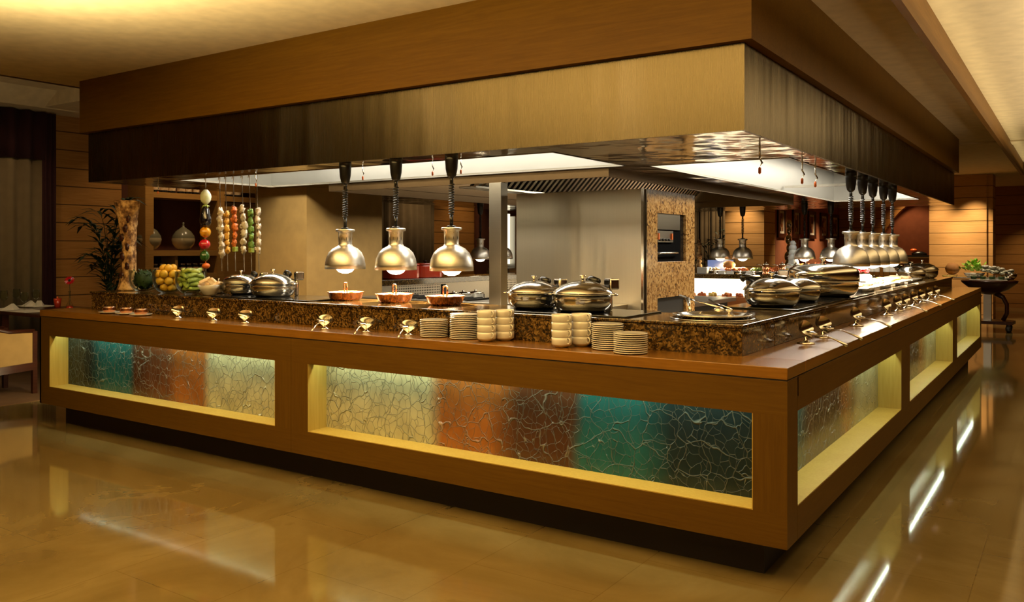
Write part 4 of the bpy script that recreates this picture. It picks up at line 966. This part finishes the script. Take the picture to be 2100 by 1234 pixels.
MB().box(-.255, .14, sy1 - sy0 + .12, sy2 - sy0, 2.03, 2.105).build('shelf_board', 'shelf_wood', t)
rv = thing('round_vase', 'x', 'vase'); rv0 = MB().lathe([(0, 0), (.05, 0), (.09, .02), (.142, .085), (.155, .14), (.145, .20), (.10, .265), (.045, .305), (.018, .325), (.012, .36), (.016, .385), (.011, .385), (.008, .33), (0, .3)], 36).build('body', 'vase', rv)
rv.location = (-9.33, Y(306, -9.33), 1.326); tag(rv, 'round two tone vase on the shelf, half hidden by the bark vase', 'vase', 'round vases on the display shelf')
dupt(rv, 'round two tone vase on the shelf, fully visible right one', (-9.33, Y(376, -9.33), 1.326), 0, 'round vases on the display shelf')
jr = thing('jar', 'x', 'jar')
MB().lathe([(0, 0), (.05, 0), (.052, .01), (.052, .11), (.042, .125), (0, .126)], 18).build('body', 'black', jr); MB().lathe([(.0525, .03), (.053, .032), (.053, .09), (.0525, .092)], 18).build('paper_label', 'chips', jr)
MB().lathe([(0, .127), (.044, .127), (.044, .15), (0, .152)], 18).build('lid', 'silver', jr)
rr = random.Random(9)
for i, u in enumerate((306, 320, 336, 352, 371, 385, 401, 455, 470, 487)):
    j = jr if i == 0 else dup(jr); j.location = (-9.30, Y(u, -9.3), 2.106); j.rotation_euler = (0, 0, rr.uniform(-.6, .6))
    tag(j, 'dark labelled jar on the top shelf, %s from the left' % ('first', 'second', 'third', 'fourth', 'fifth', 'sixth', 'seventh', 'eighth', 'ninth', 'tenth')[i], 'jar', 'jars on the top shelf')
for i, u in enumerate((303, 317, 331, 346, 373, 386, 399, 412)):
    j = dup(jr); j.location = (-9.30, Y(u, -9.3), 1.006); j.scale = (.95,) * 3; j.rotation_euler = (0, 0, rr.uniform(-.6, .6))
    tag(j, 'dark lidded jar on the lower shelf, %s from the left' % ('first', 'second', 'third', 'fourth', 'fifth', 'sixth', 'seventh', 'eighth')[i], 'jar', 'jars on the lower shelf')
for x, y, e in [(-8.6, 3.0, 34), (-8.6, 4.0, 48), (-8.6, 1.4, 16), (-8.5, .2, 22), (-8.5, 8.6, 60), (-8.6, 10.2, 60), (-8.2, 6.4, 30)]:
    light('wall_fill', 'SPOT', (x, y, 3.1), e, (1, .68, .36), .05, aim=(x - .6, y, .8), spot=95, blend=1)  # added spots lifting the dark left wall, shelves and curtain

# ================================================================== palms
def palm(name, label, loc, h, n, seed, reach=.55, leaf=.30):
    t = thing(name, label, 'plant', loc); rr = random.Random(seed)
    MB().lathe([(0, 0), (.13, 0), (.17, .25), (.18, .30), (.16, .30), (0, .27)], 24).build('pot', 'dark_wood', t)
    st = MB(); lv = MB()
    for i in range(n):
        a_ = 2 * pi * i / n * 2.4 + rr.uniform(-.3, .3); hh = h * (.45 + .55 * (i + 1) / n) ; re = reach * rr.uniform(.6, 1.1)
        P = []
        for s_ in range(13):
            q = s_ / 12; rad = re * (q ** 2.2); z_ = .28 + (hh - .28) * (1 - (1 - q) ** 1.6) - max(0, q - .65) * re * 1.2
            P.append(Vector((rad * cos(a_), rad * sin(a_), z_)))
        st.tube(P, .008, 5, taper=[1.2 - .09 * k_ for k_ in range(13)])
        side = Vector((-sin(a_), cos(a_), 0))
        for s_ in range(5, 13):
            d = (P[s_] - P[s_ - 1]).normalized()
            for sg in (-1, 1):
                ln = leaf * (1 - .5 * abs(s_ - 8) / 6) * rr.uniform(.8, 1.1)
                tip = P[s_] + (d * .75 + side * sg * .75).normalized() * ln + Vector((0, 0, -ln * .35)); mid = P[s_] + (tip - P[s_]) * .45 + Vector((0, 0, .03)); w_ = (tip - P[s_]).cross(Vector((0, 0, 1))).normalized() * .024
                lv.add([P[s_], mid + w_, tip, mid - w_, mid + Vector((0, 0, .006))], [(0, 1, 4), (0, 4, 3), (1, 2, 4), (4, 2, 3)])
    st.build('stems', 'leaf', t); lv.build('leaves', 'leaf', t)
    return t
palm('potted_palm', 'dark green palm standing before the oak wall on the left', (-8.75, Y(224, -8.75), .004), 2.1, 17, 4, .36, .34)
pp = on_y(1462, 500, 15.6)
palm('potted_palm', 'dark palm in shadow before the curtain beyond the far counter', (pp.x, 15.6, 0), 1.95, 12, 8, .55, .34)

# ================================================================== dining table, chairs
tb = thing('dining_table', 'dark wooden dining table set for a meal at the left edge', 'table', (-7.55, 1.15, .004))
TX0, TX1, TY0, TY1 = -8.65, -6.75, .98, 1.85
MB().box(TX0 + 7.55, TX1 + 7.55, TY0 - 1.15, TY1 - 1.15, .655, .69).build('tabletop', 'dark_wood', tb, bevel=.006)
for sx, sy_ in ((-1, -1), (1, -1), (-1, 1), (1, 1)): MB().box(sx * .8 - .035 - .15, sx * .8 + .035 - .15, sy_ * .36 - .035 + .26, sy_ * .36 + .035 + .26, 0, .655).build('leg', 'dark_wood', tb)
TZ = .694
wg = thing('wine_glass', 'x', 'glass')
MB().lathe([(0, 0), (.035, .001), (.006, .006), (.005, .08), (.02, .09), (.038, .115), (.040, .15), (.034, .195), (.033, .195), (.038, .15), (.035, .115), (.015, .092), (0, .088)], 24).build('glass', 'glass', wg)
for i, (u, y) in enumerate(((8, 1.2), (34, 1.45), (50, 1.15), (74, 1.5))):
    g_ = wg if i == 0 else dup(wg); g_.location = (X(u, y), y, TZ); tag(g_, 'stemmed wine glass on the dining table, %s from the left' % ('first', 'second', 'third', 'fourth')[i], 'glass', 'wine glasses on the dining table')
nk = MB().prism([(-.075, 0), (.075, 0), (.02, .065)], 1, -.05, .05)
nk.v = [(x_, y_ * (1 - z_ * 9), z_) for x_, y_, z_ in nk.v]; nk = nk.build('napkin', 'cloth')
for i, (u, y) in enumerate(((22, 1.12), (60, 1.5), (80, 1.55))):
    o = nk if i == 0 else dup(nk); o.location = (X(u, y), y, TZ + .004); o.rotation_euler = (0, 0, R(30) + i); tag(o, 'folded white napkin on the dining table, %s one' % ('left', 'middle', 'right')[i], 'napkin', 'napkins on the dining table')
for i, (u, y) in enumerate(((10, 1.14), (58, 1.14), (76, 1.6))):
    o = MB().box(-.21, .21, -.14, .14, 0, .003).build('placemat', 'cloth', loc=(X(u, y), y, TZ)) if i == 0 else dup(o); o.location = (X(u, y), y, TZ); tag(o, 'pale placemat on the dining table, %s one' % ('left', 'middle', 'right')[i], 'placemat', 'placemats on the dining table')
y_ = 1.62
cd_ = thing('candle_holder', 'small red candle glass behind the counter end', 'candle', (X(118, y_), y_, TZ)); MB().lathe([(0, 0), (.03, 0), (.042, .10), (.038, .10), (0, .09)], 20).build('glass', 'red_enamel', cd_); MB().lathe([(0, .09), (.012, .10), (.006, .12), (0, .125)], 10).build('candle', 'orange', cd_)
fv = thing('flower_vase', 'slim glass vase holding one red gerbera, red pebbles below', 'vase', (X(143, y_), y_, TZ))
MB().lathe([(0, 0), (.032, 0), (.034, .03), (.012, .08), (.010, .16), (.014, .19), (.012, .19), (.008, .16), (0, .1)], 20).build('glass', 'glass', fv)
MB().lathe([(0, .002), (.036, .0), (.038, .012), (.02, .028), (0, .03)], 16).build('pebbles', 'red_enamel', fv)
MB().tube([(0, 0, .03), (.003, 0, .2), (-.005, 0, .30)], .003, 6).build('stem', 'leaf', fv)
k = MB(); m_ = Matrix.Translation((-.005, 0, .305)) @ Matrix.Rotation(R(52), 4, 'Z') @ Matrix.Rotation(R(62), 4, 'X')
for i in range(16):
    a_ = 2 * pi * i / 16; d = Vector((cos(a_), sin(a_), 0)); s_ = Vector((-sin(a_), cos(a_), 0)) * .011
    k.add([m_ @ (d * .012), m_ @ (d * .035 + s_ + Vector((0, 0, .006))), m_ @ (d * .054), m_ @ (d * .035 - s_ + Vector((0, 0, .006)))], [(0, 1, 2, 3)])
fl_ = k.build('flower', 'pepper_r', fv); MB().blob(tuple(m_ @ Vector((0, 0, .005))), .013, seg=10, rings=6).build('flower_eye', 'black_matte', fl_)
lg = on_z(70, 806, .004)
ch = thing('armchair', 'armchair with dark frame and woven tan sides at the left edge', 'chair', (0, 0, .004), R(90))
k = MB(); k.prism([(-.30, .25), (.25, .28), (.25, .57), (.05, .57), (-.10, .61), (-.22, .71), (-.30, .84)], 1, -.285, -.265); k.build('woven_side', 'wicker', ch); k = MB(); k.prism([(-.30, .25), (.25, .28), (.25, .57), (.05, .57), (-.10, .61), (-.22, .71), (-.30, .84)], 1, .265, .285)
k.build('woven_side', 'wicker', ch)
for sy_ in (-.275, .275):
    k = MB(); k.tube([(.27, sy_, .58), (.05, sy_, .585), (-.10, sy_, .625), (-.23, sy_, .73), (-.33, sy_, .92)], .020, 8); k.build('armrest', 'dark_wood', ch)
    k = MB(); k.box(.25, .29, sy_ - .02, sy_ + .02, 0, .58); k.build('leg', 'dark_wood', ch)
    k = MB(); k.prism([(-.38, 0), (-.34, 0), (-.29, .4), (-.33, .95), (-.37, .95), (-.33, .4)], 1, sy_ - .02, sy_ + .02); k.build('leg', 'dark_wood', ch)
    k = MB(); k.prism([(-.30, .19), (.26, .22), (.26, .29), (-.30, .26)], 1, sy_ - .021, sy_ + .021); k.build('side_rail', 'dark_wood', ch)
MB().box(-.30, .25, -.26, .26, .30, .42).build('seat', 'wicker', ch, bevel=.02); MB().box(-.36, -.31, -.26, .26, .4, .92).build('backrest', 'wicker', ch)
rot = Matrix.Rotation(R(90), 3, 'Z') @ Vector((.27, -.275, 0)); ch.location = (lg.x - rot.x, lg.y - rot.y - .0, .004)
bq = thing('banquette', 'low striped dark banquette behind the dining table', 'sofa', (-8.05, 2.48, .004), R(0))
MB().prism(rr_poly(.62, .26, .09), 1, -.06, .04, Matrix.Translation((0, 0, .60))).build('backrest', 'stripes', bq, bevel=.02)
MB().box(-.6, .6, -.6, -.06, .12, .45).build('seat', 'stripes', bq, bevel=.03); MB().box(-.58, .58, -.58, .0, 0, .12).build('base', 'dark_wood', bq)

# ================================================================== beyond the far counter
for i, (y0, y1) in enumerate(((14.36, 14.95), (15.5, 16.12), (16.78, 17.45), (17.9, 18.62), (19.05, 19.80))):
    t = thing('framed_picture', 'dark framed picture on the terracotta wall, %s one from the left' % ('first', 'second', 'third', 'fourth', 'fifth')[i], 'picture', (-4.251, (y0 + y1) / 2, 1.9), 0, 'framed pictures on the terracotta wall')
    h_ = (y1 - y0) / 2; k = MB()
    k.box(0, .04, -h_, h_, -.32, -.23); k.box(0, .04, -h_, h_, .25, .33); k.box(0, .04, -h_, -h_ + .1, -.23, .25); k.box(0, .04, h_ - .1, h_, -.23, .25); k.build('frame', 'dark_wood', t)
    MB().box(0, .015, -h_ + .1, h_ - .1, -.23, .25).build('mount', 'cloth', t); MB().box(.015, .018, -h_ + .17, h_ - .17, -.18, .20).build('artwork', art('abstract_art', i), t)
t = thing('sideboard', 'long low oak sideboard under the arched niche', 'sideboard', (-2.2, 19.55, 0)); MB().box(-1.9, 1.3, -.3, .28, 0, 1.10).build('body', 'shelf_wood', t); MB().box(-1.95, 1.35, -.34, .30, 1.10, 1.14).build('top', 'wood_x', t, bevel=.005)
t = thing('dark_sculpture', 'low dark ornament with an orange tip on the sideboard', 'ornament', (on_y(1885, 500, 19.5).x, 19.5, 1.14))
k = MB(); k.blob((0, 0, .07), .08, (2.2, .8, .9), 16, 8, .1); k.box(-.3, .75, -.06, .06, 0, .05); k.build('body', 'black', t); MB().blob((-.12, -.02, .17), .05, (1.6, 1, .8), 12, 8).build('tip', 'orange', t)
t = thing('black_ornament', 'small black ornament at the left of the sideboard', 'ornament', (on_y(1684, 500, 19.45).x, 19.45, 1.14)); MB().blob((0, 0, .06), .09, (1.2, 1, .7), 14, 8).build('body', 'black', t)
t = thing('floor_vase', 'tall slender orange vase standing behind the ice sculpture', 'vase', (on_y(1645, 500, 12.6).x, 12.6, .9))
MB().lathe([(0, 0), (.045, 0), (.075, .2), (.08, .42), (.06, .62), (.03, .72), (.02, .72), (0, .7)], 24).build('body', 'orange', t)
t = thing('plinth_stand', 'oak stand holding the tall orange vase', 'stand', (on_y(1645, 500, 12.6).x, 12.6, 0)); MB().box(-.11, .11, -.12, .12, 0, .9).build('body', 'shelf_wood', t)
cs = on_y(1617, 500, 12.6)
t = thing('silver_figure', 'tall slender silver figure behind the ice sculpture', 'sculpture', (cs.x, 12.6, .9)); k = MB()
for z_, r_, d in ((.14, .07, 0), (.30, .065, -.01), (.46, .055, .015), (.62, .06, .0), (.78, .045, .01), (.90, .055, .012)): k.blob((d, 0, z_), r_, (1, .9, 1.6), 16, 10)
k.build('body', 'silver', t)
t = thing('plinth_stand', 'oak stand holding the silver figure', 'stand', (cs.x, 12.6, 0)); MB().box(-.11, .11, -.12, .12, 0, .9).build('body', 'shelf_wood', t)
def onfar(u, y=7.55): return (X(u, y), y, GZ)
t = thing('ice_sculpture', 'white carved ice figure on the far granite', 'sculpture', onfar(1626, 7.62)); k = MB(); rr = random.Random(6)
for z_, r_ in ((.03, .10), (.09, .08), (.16, .065), (.22, .062), (.28, .058), (.34, .052), (.40, .04)): k.blob((rr.uniform(-.008, .008), 0, z_), r_, (1, .9, .95), 14, 8, .09, rr)
k.build('body', 'ice', t)
t = thing('carved_figure', 'small glowing carved figure beside the oven on the far granite', 'ornament', onfar(1434, 7.6)); k = MB()
for z_, r_ in ((.05, .045), (.12, .035), (.20, .045), (.27, .03), (.34, .035), (.40, .02)): k.blob((0, 0, z_ + .04), r_, (1, .8, 1.2), 12, 8, .15, rr)
k.build('body', 'bark', t)
t = thing('napkin_box', 'grey square box at the left end of the far granite', 'box', onfar(1442, 7.42)); MB().box(-.07, .07, -.05, .05, 0, .085).build('body', 'steel_lite', t, bevel=.004)
t = thing('display_screen', 'blue lit screen leaning behind the bread on the far granite', 'screen', onfar(1478, 7.72)); k = MB(); k.box(-.20, .20, -.01, .01, .01, .19); k.build('bezel', 'black', t); MB().box(-.18, .18, -.0115, -.0105, .03, .175).build('picture', 'screen', t)
t = thing('bread_loaf', 'round golden bread loaf in front of the blue screen', 'bread', onfar(1495, 7.60)); MB().blob((0, 0, .115), .075, (1.15, .9, .75), 18, 10, .04, rr).build('loaf', 'bread', t); MB().lathe([(0, 0), (.06, 0), (.03, .02), (.03, .05), (.09, .06), (0, .065)], 20).build('stand', 'silver', t)
nm = ['far left', 'second', 'third', 'fourth', 'fifth', 'sixth', 'seventh', 'last']
pf = None
for i, (u, mt, wd_) in enumerate(((1462, 'chips', 'pale bread'), (1500, 'food_red', 'pink salad'), (1522, 'food_red', 'red salad'), (1556, 'gherkin', 'green fruit'), (1588, 'food_red', 'tomato salad'), (1614, 'food_yel', 'yellow fruit'), (1676, 'crate_ice', 'seafood'), (1722, 'lettuce', 'green leaves'))):
    t = thing('food_platter', 'platter of %s on the far granite, %s from the left' % (wd_, nm[i] if i else 'first'), 'platter', onfar(u, 7.58), 0, 'food platters on the far granite')
    if pf is None: pf = MB().lathe([(0, 0), (.05, 0), (.07, .02), (.115, .035), (.115, .038), (.06, .026), (0, .02)], 24).build('plate', 'white', t)
    else: q = dup(pf, t)
    k = MB()
    for j in range(10): k.blob((rr.uniform(-.07, .07), rr.uniform(-.06, .06), .045 + rr.uniform(0, .025)), .026, (1, 1, .8), 8, 6, .2, rr)
    k.build('food', mt, t)
t = thing('lobster', 'red cooked lobster garnish heaped behind the copper pots', 'food', onfar(1660, 7.68)); k = MB()
for j in range(9): k.tube([(-.16 + j * .04, 0, .02), (-.15 + j * .04, rr.uniform(-.03, .03), .09 + rr.uniform(0, .05)), (-.12 + j * .04, 0, .12 + rr.uniform(0, .04))], .016, 6, taper=[1, 1, .4])
k.build('claws', 'food_red', t)
k0 = None
for i, u in enumerate((1571, 1604, 1633, 1652)):
    if k0 is None:
        k0 = thing('soup_urn', 'x', 'urn'); MB().lathe([(0, 0), (.045, 0), (.045, .02), (.035, .03), (.042, .05), (.042, .12), (0, .121)], 24).build('body', 'copper', k0); MB().lathe([(0, .121), (.04, .122), (.03, .14), (.006, .148), (.009, .16), (0, .166)], 20).build('lid', 'silver', k0)
        k = MB(); k.tube([(-.04, 0, .11), (-.08, .0, .125), (-.12, 0, .128)], .006, 6); k.build('handle', 'silver', k0); q = k0
    else: q = dup(k0)
    q.location = onfar(u, 7.42); tag(q, 'small copper urn with lid on the far granite, %s of four from the left' % ('first', 'second', 'third', 'fourth')[i], 'urn', 'copper urns on the far granite')
k0 = None
for i, u in enumerate((1480, 1497, 1537)):
    o = MB().prism([(-.02, 0), (.02, 0), (0, .042)], 0, -.045, .045).build('name_card', 'white') if k0 is None else dup(k0); k0 = k0 or o
    o.location = onfar(u, 7.355); tag(o, 'white tent card on the far granite edge, %s one' % ('left', 'middle', 'right')[i], 'card', 'tent cards on the far granite')
k0 = None
for i, u in enumerate((1467, 1518, 1546, 1597)):
    o = MB().lathe([(.006, 0), (.03, .0), (.03, .004), (.006, .02), (.03, .042), (.0, .045)], 16).build('pepper_bowl', 'silver') if k0 is None else dup(k0); k0 = k0 or o
    o.location = onfar(u, 7.36); tag(o, 'tiny silver stand on the far granite edge, %s from the left' % ('first', 'second', 'third', 'fourth')[i], 'stand', 'silver stands on the far granite')

light('side_counter_fill', 'SPOT', (-.5, 12.2, 2.7), 130, (1, .80, .52), .05, aim=(-.35, 12.8, .9), spot=75, blend=.8)  # added spot brightening the lettuce, side counter and trolley
# ================================================================== side counter and trolley at the right back
sc_ = on_y(1985, 570, 12.45)
t = thing('side_counter', 'oak side counter with a dark top behind the buffet end', 'counter', (-1.3, 12.9, 0)); MB().box(-1.0, .42, -.4, .4, 0, .82).build('body', 'wood_x', t); MB().box(-1.03, .45, -.45, .42, .82, .85).build('top', 'black', t, bevel=.004)
def onside(u, y=12.75): return (X(u, y), y, .85)
t = thing('lettuce_bowl', 'white bowl heaped with bright green lettuce', 'bowl', onside(1998, 12.68)); t.scale = (1.25,) * 3; MB().lathe([(0, 0), (.06, 0), (.11, .04), (.13, .075), (.12, .075), (0, .03)], 24).build('bowl', 'white', t)
k = MB()
for j in range(60):
    a_ = rr.uniform(0, 6.28); r_ = rr.uniform(0, .17); p = Vector((r_ * cos(a_), r_ * sin(a_) * .8, .09 + rr.uniform(0, .13) * (1 - r_ * 2.5))); d = Vector((cos(a_), sin(a_), rr.uniform(.3, 1.6))).normalized() * .06; s_ = Vector((-sin(a_), cos(a_), .3)) * .032
    k.add([p, p + d * .6 + s_, p + d + Vector((0, 0, .01)), p + d * .6 - s_], [(0, 1, 2), (0, 2, 3)])
k.build('lettuce', 'lettuce', t)
t = thing('coconut', 'round brown melon beside the lettuce bowl', 'fruit', onside(1953, 12.65)); MB().blob((0, 0, .16), .11, (1, 1, .95), 18, 10, .03, rr).build('fruit', 'bread', t); MB().lathe([(0, 0), (.06, 0), (.08, .06), (0, .062)], 20).build('stand', 'glass', t)
t = thing('white_platter', 'white oval platter between melon and lettuce', 'platter', onside(1974, 12.6)); MB().lathe([(0, 0), (.12, 0), (.16, .02), (0, .012)], 28, sy=.7).build('plate', 'white', t); MB().box(-.2, .18, .12, .22, 0, .045).build('glass_edge', 'glass', t)
t = thing('mustard_dish', 'small dish of yellow sauce at the buffet end', 'dish', onside(1944, 12.55)); MB().lathe([(0, 0), (.07, 0), (.09, .05), (0, .045)], 20).build('dish', 'food_yel', t)
cx_ = on_z(2030, 680, 0)
tr_ = thing('serving_trolley', 'dark wooden serving trolley on castors at the far right', 'trolley', (cx_.x - .02, cx_.y + .15, 0)); tr_.scale = (.8, 1, 1)
k = MB(); k.lathe([(0, .60), (.12, .60), (.34, .68), (.50, .79), (.52, .82), (.50, .83), (0, .83)], 36, sy=.62); k.build('boat_body', 'dark_wood', tr_)
MB().box(-.34, .34, -.26, .24, .831, .845).build('top_tray', 'white', tr_, bevel=.004)
MB().prism([(-.42, -.26), (.42, -.26), (.46, .1), (.3, .26), (-.3, .26), (-.46, .1)], 2, .13, .18).build('base_shelf', 'dark_wood', tr_)
k = MB(); k.box(-.10, .04, -.06, .08, .18, .62); k.build('column', 'steel_bench', tr_)
k = MB(); k.tube([(.10, 0, .62), (.24, 0, .56), (.31, 0, .44), (.31, 0, .3), (.24, 0, .18)], .042, 8); k.build('curved_leg', 'dark_wood', tr_)
k = MB(); k.tube([(-.12, -.05, .58), (-.26, -.06, .5), (-.22, -.05, .42), (-.30, -.06, .3), (-.18, -.05, .22)], .008, 6); k.build('cable', 'black', tr_)
for sx, sy_ in ((-.36, -.2), (.36, -.2), (-.3, .2), (.34, .2)):
    k = MB(); k.lathe([(0, -.02), (.05, -.02), (.06, -.012), (.06, .012), (.05, .02), (0, .02)], 18, mat=Matrix.Translation((sx, sy_, .062)) @ Matrix.Rotation(pi / 2, 4, 'X')); k.box(sx - .02, sx + .02, sy_ - .03, sy_ + .03, .09, .13); k.build('wheel', 'black', tr_)
tx, ty, tz = tr_.location.x, tr_.location.y, .846
t = thing('seafood_crate', 'tilted clear crate of seafood on ice on the trolley', 'crate', (tx + .10, ty + .10, tz)); rot_ = Matrix.Translation((0, 0, .10)) @ Matrix.Rotation(R(12), 4, 'Y')
k = MB(); k.box(-.23, .23, -.12, .12, -.02, .07, rot_); k.build('crate', 'glass', t); k = MB()
for j in range(60): q = rot_ @ Vector((rr.uniform(-.21, .21), rr.uniform(-.1, .1), rr.uniform(.0, .09))); k.blob(tuple(q), .035, (1.2, 1, .6), 8, 6, .25, rr)
k.build('seafood', 'crate_ice', t)
MB().box(-.23, .23, -.1, .1, 0, .03).build('foot', 'steel_lite', t)
k0 = None
for i, dx in enumerate((-.21, -.08, .05, .18)):
    if k0 is None: k0 = thing('sauce_pot', 'x', 'pot'); MB().lathe([(0, 0), (.04, 0), (.055, .07), (.05, .07), (0, .06)], 20).build('glass', 'glass', k0); MB().lathe([(0, .004), (.036, .004), (.045, .05), (0, .052)], 16).build('sauce', 'herb', k0); q = k0
    else: q = dup(k0)
    q.location = (tx + dx, ty - .14, tz); tag(q, 'small glass pot of dark sauce on the trolley, %s from the left' % ('first', 'second', 'third', 'fourth')[i], 'pot', 'sauce pots on the trolley')
t = thing('steel_bowl', 'shiny steel bowl at the right end of the trolley', 'bowl', (tx + .30, ty - .05, .846)); MB().lathe([(0, 0), (.05, 0), (.09, .05), (.10, .1), (.095, .1), (.08, .05), (0, .01)], 24).build('bowl', 'chrome', t)
st = MB()
for i in range(5): st.box(.12, 3.2, 16.0 + i * .3, 17.5, i * .15, (i + 1) * .15 - .01)
struct(st.build('floor_steps', 'panel_wood'), 'oak steps rising at the far right', 'steps')
